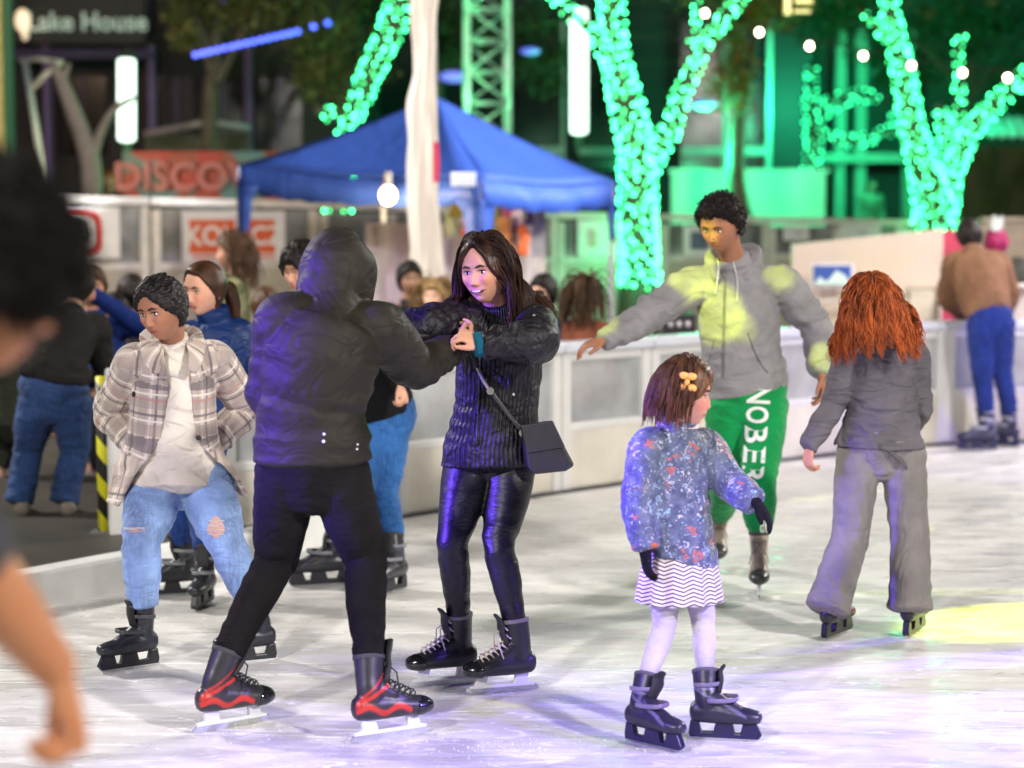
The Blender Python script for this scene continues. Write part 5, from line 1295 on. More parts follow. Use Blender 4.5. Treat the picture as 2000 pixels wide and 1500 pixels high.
def build_flag():
    T = thing('feather_flag', 'tall white furled flag on a pole in front of the blue tent', 'flag', P(835, 620, 15.9)*V3(1, 1, 0))
    x = [(832, -60, 26), (826, 30, 23), (828, 90, 18), (826, 150, 17), (822, 205, 25), (825, 260, 27), (826, 320, 28), (826, 380, 26), (832, 450, 29), (836, 520, 32), (838, 580, 34)]
    c = [P(a, b, 15.9) for a, b, _ in x]; r = np.array([(w*15.9/FPX, .05) for _, _, w in x])
    m = MB(); m.add(*tube(c, r, V3(1, 0, 0), n=36, step=.03, fold=lambda s, th, L: .016*np.sin(th*5+s*2.2)+.012*np.sin(th*9-s*5)))
    t = NT('flagcloth'); o = t.obj(); sp = t.n('ShaderNodeSeparateXYZ', {0: o})
    f = t.math('MULTIPLY', t.math('MULTIPLY', t.math('GREATER_THAN', sp.outputs[0], .05), t.math('LESS_THAN', t.math('ABSOLUTE', t.math('SUBTRACT', sp.outputs[2], 2.20)), .16)), 1.0)
    t.bsdf(col=t.mix(f, t.mix(t.noise(3., 3, o), (.68, .60, .52), (.82, .76, .70)), (.7, .05, .12)), rough=.75)
    m.build('flag', t.m, T, True); m = MB(); a = P(858, 620, 15.95); a[2] = 0; b = P(848, -80, 15.95); m.bar(a, b, .014, 8); m.build('pole', simple((.4, .4, .4), .4, .7), T); m = MB(); m.box(V3(a[0], a[1], .12), (.45, .45, .06)); m.build('base', simple((.1, .1, .1), .6), T)
def build_truss():
    d = 27.; A = P(915, 240, d); B = P(995, 240, d); w = B[0]-A[0]; x0 = A[0]; zt = 7.5
    T = thing('truss_tower', 'lattice truss tower lit green behind the blue canopy tent', 'truss', (x0+w/2, d, 0)); mt = simple((.62, .62, .62), .35, .3)
    cs = [(x0, d), (x0+w, d+.12), (x0+w*.9, d+w), (x0-w*.1, d+w*.9)]
    m = MB()
    for c in cs: m.bar((*c, 0), (*c, zt), .034, 8)
    m.build('chord', mt, T, True); m = MB()
    for i in range(4):
        a, b = cs[i], cs[(i+1) % 4]; k = 18
        for q in range(k):
            z0, z1 = zt*q/k, zt*(q+1)/k
            if q % 2: m.bar((*a, z0), (*b, z1), .017, 6)
            else: m.bar((*b, z0), (*a, z1), .017, 6)
            m.bar((*a, z1), (*b, z1), .014, 6)
    m.build('lattice', mt, T, True)
    for (z, c, e) in ((3.3, (.15, 1, .35), 80), (5.2, (.15, 1, .35), 80)):
        l = bpy.data.lights.new('truss_uplight', 'POINT'); l.energy = e; l.color = c; l.shadow_soft_size = .05; o = bpy.data.objects.new('truss_uplight', l); o.location = (x0-.35, d-.7, z); COL.objects.link(o)
GREEN = (.035, 1.0, .29)
def bark():
    return simple((.10, .075, .055), .9, bump=.8, nscale=6.)
def leaves(T, centers, n, size, mat, seed=1, name='crown'):
    rg = np.random.RandomState(seed); V = []; F = []; rn = []
    for (c, r) in centers:
        k = int(n*r[0]*r[2]); q = nrm(rg.normal(size=(k, 3)))*rg.uniform(.35, 1, k)[:, None]**.6*np.array(r)+c
        # clumping
        cl = nrm(rg.normal(size=(max(4, k//60), 3)))*rg.uniform(.3, 1, max(4, k//60))[:, None]*np.array(r)+c
        idx = rg.randint(0, len(cl), k); q = q*.35+(cl[idx]+rg.normal(size=(k, 3))*min(r)*.16)*.65
        a = nrm(rg.normal(size=(k, 3))); b = nrm(np.cross(a, rg.normal(size=(k, 3)))); s = size*rg.uniform(.6, 1.4, k)[:, None]
        base = len(V)*4
        quad = np.stack([q-a*s, q+b*s*.5, q+a*s, q-b*s*.5], 1); V.append(quad); rn.append(np.repeat(rg.rand(k), 4))
    Vv = np.concatenate([v.reshape(-1, 3) for v in V]); F = [(i*4, i*4+1, i*4+2, i*4+3) for i in range(len(Vv)//4)]
    m = MB(); m.add(Vv, F); o = m.build(name, mat, T); attr(o.data, 'rnd', np.concatenate(rn), 'FLOAT'); return o
@cached
def leafmat(a, b):
    t = NT('leaf'); f = t.at('rnd').outputs['Fac']; t.bsdf(col=t.mix(f, a, b), rough=.6, spec=.3); return t.m
def lit_tree(label, slabel, branches, d, crown=None, dens=1.0, seed=1, strength=18., col=GREEN, rad_b=.016, leafc=None, cool=None):
    """branches: list of pixel polylines [(x,y,halfwidth_px,depth offset)]"""
    rg = np.random.RandomState(seed); base = P(branches[0][0][0], 435, d); base[2] = 0
    T = thing('tree', label, 'tree', base); mb = MB(); s = d/FPX
    pts_b = []
    for br in branches:
        c = np.array([P(x, y, d+dz) for x, y, w, dz in br]); r = np.array([w*s for _, _, w, _ in br])
        if br is branches[0] and c[0][2] > .1: c = np.concatenate([[V3(c[0][0], c[0][1], 0)], c]); r = np.concatenate([[r[0]*1.15], r])
        mb.add(*tube(c, r*.86, None, n=14, step=.08, fold=lambda s_, th, L: .02*np.sin(th*3+s_*3)*r.mean()*4, capround=.4))
        # bulbs on the surface (wrapped)
        L = np.r_[0, np.cumsum(np.linalg.norm(np.diff(c, axis=0), axis=1))]; turn = .08
        nt = int(L[-1]/turn); pr = 0
        for i in range(nt):
            u = L[-1]*i/nt; p = np.array([np.interp(u, L, c[:, q]) for q in range(3)]); rr = np.interp(u, L, r)
            q_ = p+0; tg = nrm(np.array([np.interp(u+.05, L, c[:, q]) for q in range(3)])-np.array([np.interp(u-.05, L, c[:, q]) for q in range(3)])+1e-6)
            A = nrm(np.cross(tg, V3(0, 1, 0))); B = np.cross(tg, A); nb = max(3, int(2*PI*rr/.075*dens)); o = rg.uniform(0, 6.28)
            for k in range(nb):
                a = o+2*PI*k/nb+rg.normal()*.15; nn = A*math.cos(a)+B*math.sin(a)
                if nn[1] > .35: continue
                if p[2] < .9: continue
                pts_b.append(p+nn*(rr+.012+abs(rg.normal())*.012)+tg*rg.normal()*.03)
    wt = mb.build('trunk', bark(), T, True)
    if crown: leaves(T, [(P(x, y, d+dz), (rx, ry, rz)) for x, y, dz, rx, ry, rz in crown], 420, .075, leafc or leafmat((.03, .05, .012), (.10, .12, .03)), seed)
    S = thing('string_lights', slabel, 'string lights', base+V3(0, -.01, 0))
    pts_b = np.array(pts_b); print(label[:20], 'bulbs', len(pts_b))
    em = emis(col, strength); em2 = emis((col[0]*.4, col[1]*.8, col[2]*.7), strength*.35); idx = np.argsort(-pts_b[:, 2]*0+rg.rand(len(pts_b)))
    proto = bpy_sphere(V3(0, 0, 0), (rad_b, rad_b, rad_b*1.25), np.eye(3), 8, 6).mesh('bulb'); proto.materials.append(em); proto.polygons.foreach_set('use_smooth', [True]*len(proto.polygons))
    so = np.array(S['o'])
    proto2 = proto.copy(); proto2.materials.clear(); proto2.materials.append(em2)
    for i in idx[:100]:
        o = bpy.data.objects.new('bulb', proto if i % 2 else proto2); COL.objects.link(o); o.parent = S; o.location = [float(q) for q in pts_b[i]-so]
    m = MB(); e = bpy_sphere(V3(0, 0, 0), (rad_b, rad_b, rad_b*1.25), np.eye(3), 6, 4); ev = np.concatenate(e.v); mi = []
    for i in idx[100:]: m.add(ev+pts_b[i], e.f); mi += [int(i % 2 == 0)]*len(e.f)
    if m.n:
        ob = m.build('bulbs', em, S, True); ob.data.materials.append(em2); ob.data.polygons.foreach_set('material_index', mi); tag(ob, kind='stuff')
    # wire
    m = MB(); ss = pts_b[np.argsort(pts_b[:, 2])][::6]
    m.path([p for p in ss], .003, 3)
    if m.n: m.build('wire', simple((.02, .05, .02), .7), S)
    return T
def build_trees():
    em_crown = leafmat((.02, .035, .008), (.07, .085, .02))
    lit_tree('tree with trunk and branches wrapped in green lights right of the blue tent', 'green string lights wrapped round the tree right of the blue tent',
             [[(1250, 590, 38.5, 0), (1250, 480, 32.6, 0), (1245, 400, 34.0, 0), (1246, 300, 32.6, 0), (1222, 200, 29.6, 0), (1200, 110, 23.7, .1), (1190, -60, 19.2, .2)],
              [(1262, 330, 22.2, 0), (1310, 250, 16.3, -.1), (1340, 160, 13.3, -.2), (1380, 80, 11.1, -.3), (1445, 0, 10.4, -.4), (1480, -60, 8.9, -.4)],
              [(1195, 120, 14.8, -.1), (1150, 60, 10.4, -.3), (1100, 10, 8.9, -.5), (1060, -30, 7.4, -.5)], [(1352, 75, 3.7, 0), (1362, 30, 4.4, 0), (1360, -20, 4.4, 0)]],
             24., [(1290, -140, 0, 2.6, 1.6, .9)], 1.0, 3, cool=None)
    lit_tree('tree wrapped in green lights at the far right with a long slanting branch', 'green string lights wrapped round the far right tree',
             [[(1828, 460, 37.0, 0), (1826, 410, 37.0, 0), (1800, 320, 25.2, 0), (1775, 220, 20.7, 0), (1760, 120, 19.2, 0), (1742, 40, 14.8, 0), (1730, -50, 13.3, 0)],
              [(1845, 420, 20.7, .2), (1858, 330, 20.7, .2), (1850, 260, 14.8, .2), (1832, 205, 8.9, .2)], [(1862, 330, 19.2, .1), (1895, 255, 16.3, -.2), (1950, 195, 14.8, -.3), (2010, 140, 13.3, -.4), (2080, 70, 11.1, -.4)],
              [(1765, 110, 8.9, .1), (1725, 65, 6.7, .1), (1680, 20, 5.9, .1)], [(1865, 300, 7.4, .3), (1872, 200, 8.9, .3), (1876, 130, 6.7, .3), (1872, 80, 6.7, .3), (1892, 60, 4.4, .3)]],
             27., [(1800, -130, 0, 3.2, 1.8, 1.1)], .9, 5)
    lit_tree('tree behind the blue tent with a lit branch reaching up left of the white flag', 'green string lights on the tree behind the blue tent',
             [[(660, 600, 26.6, 0), (660, 470, 25.2, 0), (662, 370, 23.7, 0), (672, 290, 19.2, 0), (690, 225, 16.3, 0), (725, 140, 20.7, -.1), (762, 60, 22.2, -.2), (790, -30, 22.2, -.2)], [(690, 238, 8.9, -.1), (650, 225, 11.8, -.2), (616, 215, 9.6, -.3)]],
             25.5, [(650, -160, 0, 2.6, 1.6, .8)], .72, 7)
    # fainter lit tree further back
    lit_tree('distant tree with faint green lights on horizontal branches', 'faint green string lights on the distant tree',
             [[(1585, 335, 14, 0), (1590, 250, 16, 0), (1582, 180, 10, 0), (1588, 125, 7, 0)], [(1590, 235, 10, 0), (1625, 200, 14, -.2), (1680, 185, 10, -.3), (1735, 195, 8, -.3)], [(1592, 260, 9, 0), (1640, 275, 9, 0), (1700, 270, 9, .1), (1760, 250, 9, .1)],
              [(1740, 230, 9, .2), (1770, 215, 8, .2)], [(1700, 270, 5, 0), (1660, 280, 9, 0)]],
             38., None, .45, 9, strength=10., col=(.02, .8, .28), rad_b=.02)
    # unlit bare trees at left
    for lab, br, d in (('bare unlit forked tree with pale bark at the left behind the fence', [[(180, 380, 22, 0), (172, 300, 20, 0), (140, 210, 16, 0), (116, 150, 12, 0), (100, 118, 5, 0)], [(178, 320, 12, 0), (196, 260, 9, 0), (222, 215, 7, 0), (262, 190, 5, 0)], [(122, 160, 7, 0), (135, 125, 4, 0)]], 24.),):
        base = P(br[0][0][0], 435, d); base[2] = 0; T = thing('bare_tree', lab, 'tree', base); m = MB(); s = d/FPX
        for b in br:
            c = [P(x, y, d+dz) for x, y, w, dz in b]; r = [w*s for _, _, w, _ in b]
            if b is br[0]: c = [V3(c[0][0], c[0][1], 0)]+c; r = [r[0]*1.2]+r
            m.add(*tube(c, np.array(r), None, n=12, step=.06, capround=.5))
        m.build('trunk', simple((.33, .27, .24), .9, bump=.6), T, True)
    # big dark leafy trees over the buildings
    for i, (lab, x, y, d, cr) in enumerate((('leafy tree with olive foliage hanging over the building left of the tent', 420, 60, 30., [(345, 20, 0, .55, .8, .75), (430, 0, .4, 1.5, .9, .8), (560, 30, .3, 1.6, .9, .9), (660, 110, .6, .9, .7, 1.2)]),
                                         ('leafy tree behind the truss tower', 860, 60, 33., [(880, 60, 0, 1.1, .8, 1.2), (1040, 90, .5, 1.3, .8, 1.1), (760, 20, .3, 1.2, .8, .8)]),
                                         ('weeping yellowish tree between the two big lit trees', 1450, 120, 31., [(1440, 130, 0, .62, .5, 1.05), (1420, 20, .3, 1.1, .7, .6), (1500, 30, .2, .8, .6, .5)]),
                                         ('dark leafy tree at the top right behind the lit branches', 1900, 100, 36., [(1900, 60, 0, 1.8, 1., 1.1), (1650, 40, .5, 1.6, 1., .8), (1990, 170, .3, .9, .7, .8), (1780, 130, .8, 1.2, .7, .8)]))):
        base = P(x, 435, d+.6); base[2] = 0; T = thing('leafy_tree', lab, 'tree', base); m = MB(); top = P(x, y, d+.4)
        c = [base, base+V3(.05, 0, 1.4), (base+top)/2+V3(-.1, 0, .4), top]; m.add(*tube(c, np.array([.22, .18, .14, .08]), None, n=12, step=.1))
        for q in cr[:3]: e = P(q[0], q[1], d+q[2]); m.add(*tube([top-V3(0, 0, .8), (top+e)/2, e], np.array([.09, .06, .03]), None, n=8, step=.1))
        m.build('trunk', bark(), T, True)
        cm = [leafmat((.045, .05, .012), (.20, .19, .06)), leafmat((.02, .045, .02), (.07, .10, .03)), leafmat((.09, .07, .012), (.26, .20, .04)), leafmat((.006, .05, .015), (.02, .11, .03))][i]
        leaves(T, [(P(q[0], q[1], d+q[2]), (q[3], q[4], q[5])) for q in cr], 900, .06, cm, 30+i)
# ================================================================== FAR BACKGROUND
def building(name, label, x0, x1, d, depth, ztop, mat, rows=None, win=None, framec=(.4, .4, .42)):
    a = P(x0, 435, d); b = P(x1, 435, d); c = (a+b)/2; c[2] = 0; T = thing(name, label, 'building', c)
    m = MB(); m.box(V3(c[0], d+depth/2, ztop/2), (b[0]-a[0], depth, ztop)); m.build('wall', mat, T)
    return T, a[0], b[0]
def rect_px(T, name, x0, y0, x1, y1, d, mat, th=.05, bevel=0, parent=None):
    a = P(x0, y0, d); b = P(x1, y1, d); m = MB(); m.box((a+b)/2, (abs(b[0]-a[0]), th, abs(a[2]-b[2]))); return m.build(name, mat, parent or T, bevel=bevel)
def build_background():
    dk = simple((.02, .018, .02), .8); dkp = simple((.035, .025, .03), .7); glass = simple((.012, .014, .02), .12, spec=.6, var=.4, nscale=.6)
    # left building with the shop sign
    T, a, b = building('restaurant_building', 'dark restaurant building with a lit name sign at the top left', -300, 700, 36., 8., 9., dkp)
    rect_px(T, 'upper_fascia', -300, -120, 300, 100, 35.7, simple((.018, .018, .045), .6), .5)
    rect_px(T, 'ledge', -250, 100, 300, 118, 35.4, simple((.06, .04, .14), .6), .7)
    pm = simple((.20, .11, .34), .5)
    for x in (95, 299, 487): rect_px(T, 'column', x-9, 90, x+9, 470, 35.3, pm, .2)
    for (x0, x1) in ((115, 210), (310, 380), (395, 475), (500, 590)):
        w = rect_px(T, 'window', x0, 150, x1, 300, 35.9, simple((.015, .008, .008), .2, spec=.5), .1); rect_px(T, 'mullion', (x0+x1)/2-2, 150, (x0+x1)/2+2, 300, 35.8, pm, .05, parent=w)
    S = thing('shop_sign', 'dark sign with pale letters reading Lake House at the top left', 'sign', P(165, 42, 35.0)); rect_px(S, 'board', 20, -10, 285, 85, 35.15, simple((.012, .02, .028), .5), .08)
    banner_text(S, 'Lake House', P(170, 44, 35.05), .44, np.eye(3), emis((.45, .75, .62), .30), .02)
    L = thing('lantern', 'glowing warm lantern left of the Lake House letters', 'lantern', P(44, 45, 34.8)); e = bpy_sphere(P(44, 40, 34.8), (.13, .10, .20), np.eye(3)); e.build('glass', emis((1, .72, .45), 1.3), L, True)
    e = bpy_sphere(P(49, 68, 34.8), (.06, .05, .09), np.eye(3)); e.build('lower_glass', emis((1, .75, .5), 1.0), L, True); m = MB(); m.bar(P(44, 22, 34.8), P(44, 5, 34.8), .03, 8); m.build('hook', dk, L)
    # yellowish column at far left
    T = thing('lit_column', 'narrow yellowish column at the far left edge', 'column', P(5, 435, 30.)*V3(1, 1, 0)); m = MB(); p = P(3, 435, 30.); m.box(V3(p[0], 30., 3.), (.16, .16, 6.)); m.build('shaft', simple((.62, .52, .22), .6), T, bevel=.02); m = MB(); p = P(22, 435, 30.); m.box(V3(p[0]+.0, 30.05, 3.), (.13, .1, 6.)); m.build('side', simple((.02, .14, .08), .6), T); m = MB(); m.box(V3(p[0]-.1, 30.02, .1), (.5, .4, .2)); m.build('base', dk, T)
    # street lamp mast left with a cross arm
    T = thing('lamp_mast', 'thin grey mast with a slanted cross arm left of the bare tree', 'mast', P(78, 435, 26.)*V3(1, 1, 0)); m = MB(); m.path([V3(P(84, 435, 26.)[0], 26., 0), P(82, 330, 26.), P(62, 200, 26.), P(48, 120, 26.)], .045, 8); m.build('pole', simple((.30, .34, .36), .5), T, True)
    m = MB(); m.path([P(56, 180, 26.), P(88, 145, 26.), P(122, 120, 26.)], .035, 8); m.path([P(36, 118, 26.), P(80, 115, 26.), P(124, 122, 26.)], .03, 8); m.build('arm', simple((.45, .42, .40), .5), T, True)
    # hanging light tubes
    for i, (x, y0, y1, w, d, lab) in enumerate(((247, 118, 272, 17, 28., 'glowing white vertical light tube hanging at the left above the fence'), (1131, 20, 258, 17, 26., 'long glowing vertical light tube left of the green lit tree'))):
        p = P(x, (y0+y1)/2, d); T = thing('light_tube', lab, 'lamp', p, 'vertical light tubes'); a, b = P(x, y0, d), P(x, y1, d); r = w*d/FPX
        m = MB(); m.add(*tube([a, a*.5+b*.5, b], np.array([r, r, r]), V3(1, 0, 0), n=20, step=.2, capround=.35)); m.build('diffuser', emis((.75, 1.0, .84), 2.6), T, True)
        m = MB(); m.bar(a+V3(0, 0, .02), a+V3(0, 0, .14), r*.8, 14); m.bar(a+V3(0, 0, .14), V3(a[0], a[1], 5.4), .012, 6); m.build('hanger', dk, T)
        m = MB(); m.bar(b-V3(0, 0, .22), b-V3(0, 0, .04), r*.5, 12); m.build('end_cap', simple((.03, .12, .06), .5), T)
    # blue rope light and blue lights
    m = MB(); T = thing('rope_light', 'blue rope light slanting across the foliage at the upper left', 'rope light', P(500, 75, 29.))
    bl = emis((.008, .035, 1.), 3.2); pr = bpy_sphere(V3(0, 0, 0), (.045, .04, .04), np.eye(3), 8, 6).mesh('bulb'); pr.materials.append(bl)
    pts = [P(382+i*14.2, 107-i*3.25, 29.) for i in range(15)]+[P(612, 52, 29.), P(640, 45, 29.)]
    for p in pts: o = bpy.data.objects.new('bulb', pr); COL.objects.link(o); o.parent = T; o.location = [float(q) for q in p-np.array(T['o'])]
    m.path([pts[0], pts[10], pts[-1]], .008, 4); m.build('cord', dk, T)
    for i, (x, y, r, lab) in enumerate(((888, 150, .16, 'blue glowing light right of the white flag'), (1035, 100, .10, 'dim blue light between the truss and the light tube'), (1378, 205, .13, 'blue glowing light behind the right branch of the lit tree'), (690, 162, .05, 'tiny blue light behind the lit branch'), (440, 5, .06, 'small violet light at the top left'))):
        p = P(x, y, 32.); e = bpy_sphere(p, (r*1.6, .08, r*.6), np.eye(3), 12, 8); 
        T = thing('blue_light', lab, 'lamp', p, 'blue lights behind the trees'); e.build('lens', emis((.03, .04, 1.), .9), T, True); m = MB(); m.box(p+V3(0, .12, 0), (r*2.4, .12, r*1.4)); m.build('housing', dk, T, bevel=.02)
    # globe string lights
    T = thing('festoon_lights', 'sagging string of warm white globe bulbs at the upper right', 'string lights', P(1580, 88, 22.)); gl = [(1290, -20), (1377, 26), (1483, 63), (1581, 90), (1686, 109), (1780, 128), (1880, 142), (1968, 152), (2060, 160)]
    em = emis((1, .86, .60), 16.); pts = [P(x, y, 22.-.002*(x-1600)) for x, y in gl]; m = MB(); m.path([p+V3(0, 0, .07) for p in pts], .006, 5); m.build('cable', dk, T, True)
    pr = bpy_sphere(V3(0, 0, 0), (.036, .036, .040), np.eye(3), 12, 8).mesh('globe'); pr.materials.append(em)
    for p in pts: o = bpy.data.objects.new('globe_bulb', pr); COL.objects.link(o); o.parent = T; o.location = [float(q) for q in p-np.array(T['o'])]
    m = MB()
    for p in pts: m.bar(p+V3(0, 0, .035), p+V3(0, 0, .075), .014, 8)
    m.build('socket', dk, T)
    p = P(1560, 8, 24.); T = thing('yellow_sign', 'small yellow lit frame cut off by the top edge', 'sign', p); m = MB(); m.box(P(1538, 5, 24.), (.07, .05, .28)); m.box(P(1570, 2, 24.), (.2, .05, .05)); m.box(P(1566, 22, 24.), (.2, .05, .03)); m.build('frame', emis((1, .75, .08), 1.2), T)
    # canopy roof piece and red banner at left
    T = thing('kiosk', 'low kiosk with a pale peaked roof edge behind the red banner', 'kiosk', P(380, 435, 32.)*V3(1, 1, 0)); m = MB(); m.path([P(282, 262, 32.), P(410, 238, 32.), P(490, 250, 32.)], .05, 6); m.build('roof_edge', simple((.45, .38, .42), .5), T, True); rect_px(T, 'wall', 285, 262, 490, 440, 33., simple((.10, .09, .07), .8), .2)
    T = thing('red_banner', 'red banner with pink letters reading discover, behind the fence at left', 'banner', P(350, 340, 27.)); g = NT('graffiti'); o = g.obj()
    g.bsdf(col=g.mix(g.ramp(g.noise(2.2, 3, o, 1.), .52, .60), g.mix(g.ramp(g.noise(3., 3, o), .4, .6), (.34, .02, .02), (.24, .04, .02)), g.mix(g.noise(5., 2, o), (.06, .16, .07), (.10, .14, .26))), rough=.6)
    rect_px(T, 'panel', 240, 296, 560, 400, 27.2, g.m, .04); banner_text(T, 'DISCOVER', P(398, 348, 27.1), .52, np.eye(3), simple((.38, .11, .12), .6), .03)
    # centre building with windows
    T, a, b = building('glass_building', 'dark building with white window frames behind the lit trees', 690, 1580, 42., 8., 9., simple((.018, .016, .020), .8)); fw = simple((.42, .42, .44), .5)
    for (x0, x1) in ((1010, 1100), (1130, 1210), (1330, 1416), (1420, 1502)):
        w = rect_px(T, 'window', x0, 40, x1, 330, 41.9, glass, .1)
        rect_px(T, 'frame', x1-3, 40, x1+3, 330, 41.8, fw, .12, parent=w); rect_px(T, 'transom', x0, 288, x1-4, 302, 41.8, fw, .12, parent=w)
    T, a, b = building('pillared_building', 'building with columns washed in green light at the right', 1540, 2150, 44., 8., 9., simple((.03, .05, .04), .8)); gc = simple((.22, .28, .24), .6)
    for x in (1540, 1556, 1640, 1680, 1775): rect_px(T, 'column', x-7, 60, x+7, 440, 43.2, gc, .3)
    rect_px(T, 'lintel', 1600, 300, 1780, 318, 43., gc, .4)
    for (x0, x1) in ((1618, 1636), (1648, 1672), (1690, 1765)): rect_px(T, 'doorway', x0, 320, x1, 440, 43.8, dk, .2)
    # green washed wall
    T = thing('low_wall', 'low wall washed in bright green light behind the curly haired man', 'wall', P(1462, 435, 34.)*V3(1, 1, 0)); a, b = P(1312, 337, 34.), P(1612, 450, 34.); m = MB(); m.box(V3((a[0]+b[0])/2, 34.2, a[2]/2), (b[0]-a[0], .3, a[2])); m.build('wall_body', simple((.40, .42, .40), .7, nscale=.8, var=.1), T); m = MB(); m.box(V3((a[0]+b[0])/2, 34.17, a[2]+.03), (b[0]-a[0]+.1, .42, .055)); m.build('coping', simple((.5, .5, .48), .7), T)
    # hut at the far right with corrugated roof
    T = thing('hut', 'small hut with a corrugated white roof at the right edge', 'hut', P(1990, 435, 31.)*V3(1, 1, 0)); V = []; n = 60
    for q in range(n+1):
        x = P(1915, 0, 31.)[0]+2.6*q/n; z = .03*math.sin(q*PI*.55); V += [(x, 30.6, P(0, 268, 31.)[2]+z), (x+.25, 32.2, P(0, 220, 31.)[2]+z)]
    m = MB(); m.add(V, [(2*q, 2*q+2, 2*q+3, 2*q+1) for q in range(n)]); o = m.build('roof', simple((.60, .60, .62), .4), T); s_ = o.modifiers.new('s', 'SOLIDIFY'); s_.thickness = .02
    m = MB(); x0 = P(1885, 0, 31.)[0]; m.box(V3(x0+1.5, 32., 1.45), (3., 2., 2.9)); m.build('wall', simple((.075, .062, .022), .8), T)
    # back drop of distant trees: dark mass closing the horizon
    rg = np.random.RandomState(5); 
    T = thing('hedge', 'dark mass of distant tree foliage closing the background', 'hedge', (0, 56, 0)); m = MB(); m.box(V3(0, 57.5, 5), (60, 2, 12)); m.build('core', simple((.008, .012, .006), .9), T)
    leaves(T, [(V3(x, 55., 8.+rg.uniform(-1, 1)), (3., 1.2, 3.)) for x in range(-18, 19, 4)], 160, .2, leafmat((.01, .02, .008), (.04, .055, .015)), 77, 'foliage')
    # ---- white counter / rink boards at right behind the barrier
    cm = simple((.70, .60, .50), .5, nscale=2., var=.06)
    T = thing('counter_wall', 'cream white counter wall behind the rink barrier at the right', 'wall', P(1690, 435, 18.)*V3(1, 1, 0))
    a = P(1548, 500, 18.2); b = P(1836, 500, 17.6); za = P(1548, 478, 18.2)[2]; zb = P(1836, 448, 17.6)[2]
    V = [(a[0], a[1], 0), (b[0], b[1], 0), (b[0], b[1], zb), (a[0], a[1], za), (a[0], a[1]+.15, 0), (b[0], b[1]+.15, 0), (b[0], b[1]+.15, zb), (a[0], a[1]+.15, za)]
    m = MB(); m.add(V, [(0, 1, 2, 3), (5, 4, 7, 6), (3, 2, 6, 7), (1, 5, 6, 2), (4, 0, 3, 7), (0, 4, 5, 1)]); m.build('panel', cm, T)
    rect_px(T, 'ledge', 1548, 583, 1836, 590, 17.55, simple((.5, .45, .38), .5), .15)
    rect_px(T, 'hatch_frame', 1770, 560, 1832, 640, 17.52, simple((.40, .36, .30), .5), .05); rect_px(T, 'hatch', 1777, 568, 1826, 634, 17.48, simple((.60, .54, .46), .5), .05)
    S = thing('logo_sign', 'blue rectangular sign with a pale mountain shape on the cream counter wall', 'sign', P(1625, 538, 17.7)); rect_px(S, 'board', 1584, 514, 1668, 562, 17.72, simple((.72, .70, .66), .5), .02); rect_px(S, 'blue_field', 1590, 519, 1661, 556, 17.69, simple((.02, .08, .34), .5), .02)
    pv = [(1590, 556), (1601, 540), (1608, 546), (1614, 550), (1622, 543), (1634, 528), (1645, 534), (1653, 540), (1661, 556)]
    m = MB(); m.add([P(x, y, 17.665) for x, y in pv], [tuple(range(len(pv)))]); m.build('mountain', simple((.55, .72, .62), .5), S)
    T = thing('crimson_board', 'crimson board left of the man in the brown jacket', 'panel', P(1870, 500, 18.6)); rect_px(T, 'board', 1836, 450, 1905, 640, 18.6, simple((.55, .03, .10), .5), .08); rect_px(T, 'trim', 1832, 446, 1838, 640, 18.5, simple((.7, .6, .55), .5), .06)
    T = thing('rear_screen', 'beige screen wall behind the brown jacket man at the right edge', 'wall', P(1960, 435, 20.)*V3(1, 1, 0)); p0 = P(1915, 432, 20.); p1 = P(2120, 432, 20.); m = MB(); m.box(V3((p0[0]+p1[0])/2, 20., p0[2]/2), (p1[0]-p0[0], .12, p0[2])); m.build('panel', simple((.42, .34, .27), .6), T); m = MB(); m.box(V3((p0[0]+p1[0])/2, 19.98, p0[2]+.02), (p1[0]-p0[0], .18, .04)); m.build('top_rail', simple((.5, .42, .34), .6), T)
    T = thing('serving_table', 'pale table with a dark bundle behind the barrier at the right edge', 'table', P(1990, 435, 16.8)*V3(1, 1, 0)); rect_px(T, 'front', 1962, 560, 2090, 640, 16.8, simple((.62, .55, .48), .6), .5); rect_px(T, 'top', 1955, 553, 2095, 560, 16.75, simple((.7, .66, .6), .5), .6)
    e = bpy_sphere(P(1988, 530, 16.8), (.13, .1, .11), np.eye(3), 14, 10); V = np.concatenate(e.v); m = MB(); m.add(V+.02*np.sin(V[:, [2, 0, 1]]*60), e.f); tag(m.build('bundle', simple((.05, .05, .04), .9), None, True, org=P(1988, 530, 16.8)), 'dark crumpled bundle on the pale table at the right edge', 'bundle')
    # dark cup rack behind barrier
    p = P(1328, 650, 14.4); T = thing('speaker_box', 'black box with pale round fittings behind the barrier, under the hoodie arm', 'box', p); m = MB(); m.box(p+V3(0, .2, 0), (.24, .3, .26)); m.build('case', simple((.012, .012, .014), .5), T, bevel=.015)
    for q in (-1, 0, 1): e = bpy_sphere(p+V3(q*.062, .04, .06), (.020, .014, .024), np.eye(3)); e.build('fitting', simple((.6, .55, .6), .4), T, True)
    m = MB(); m.box(V3(p[0], p[1]+.2, (p[2]-.13)/2), (.5, .4, p[2]-.13)); tag(m.build('plinth', simple((.4, .38, .34), .6)), 'pale plinth under the black box behind the barrier', 'plinth')
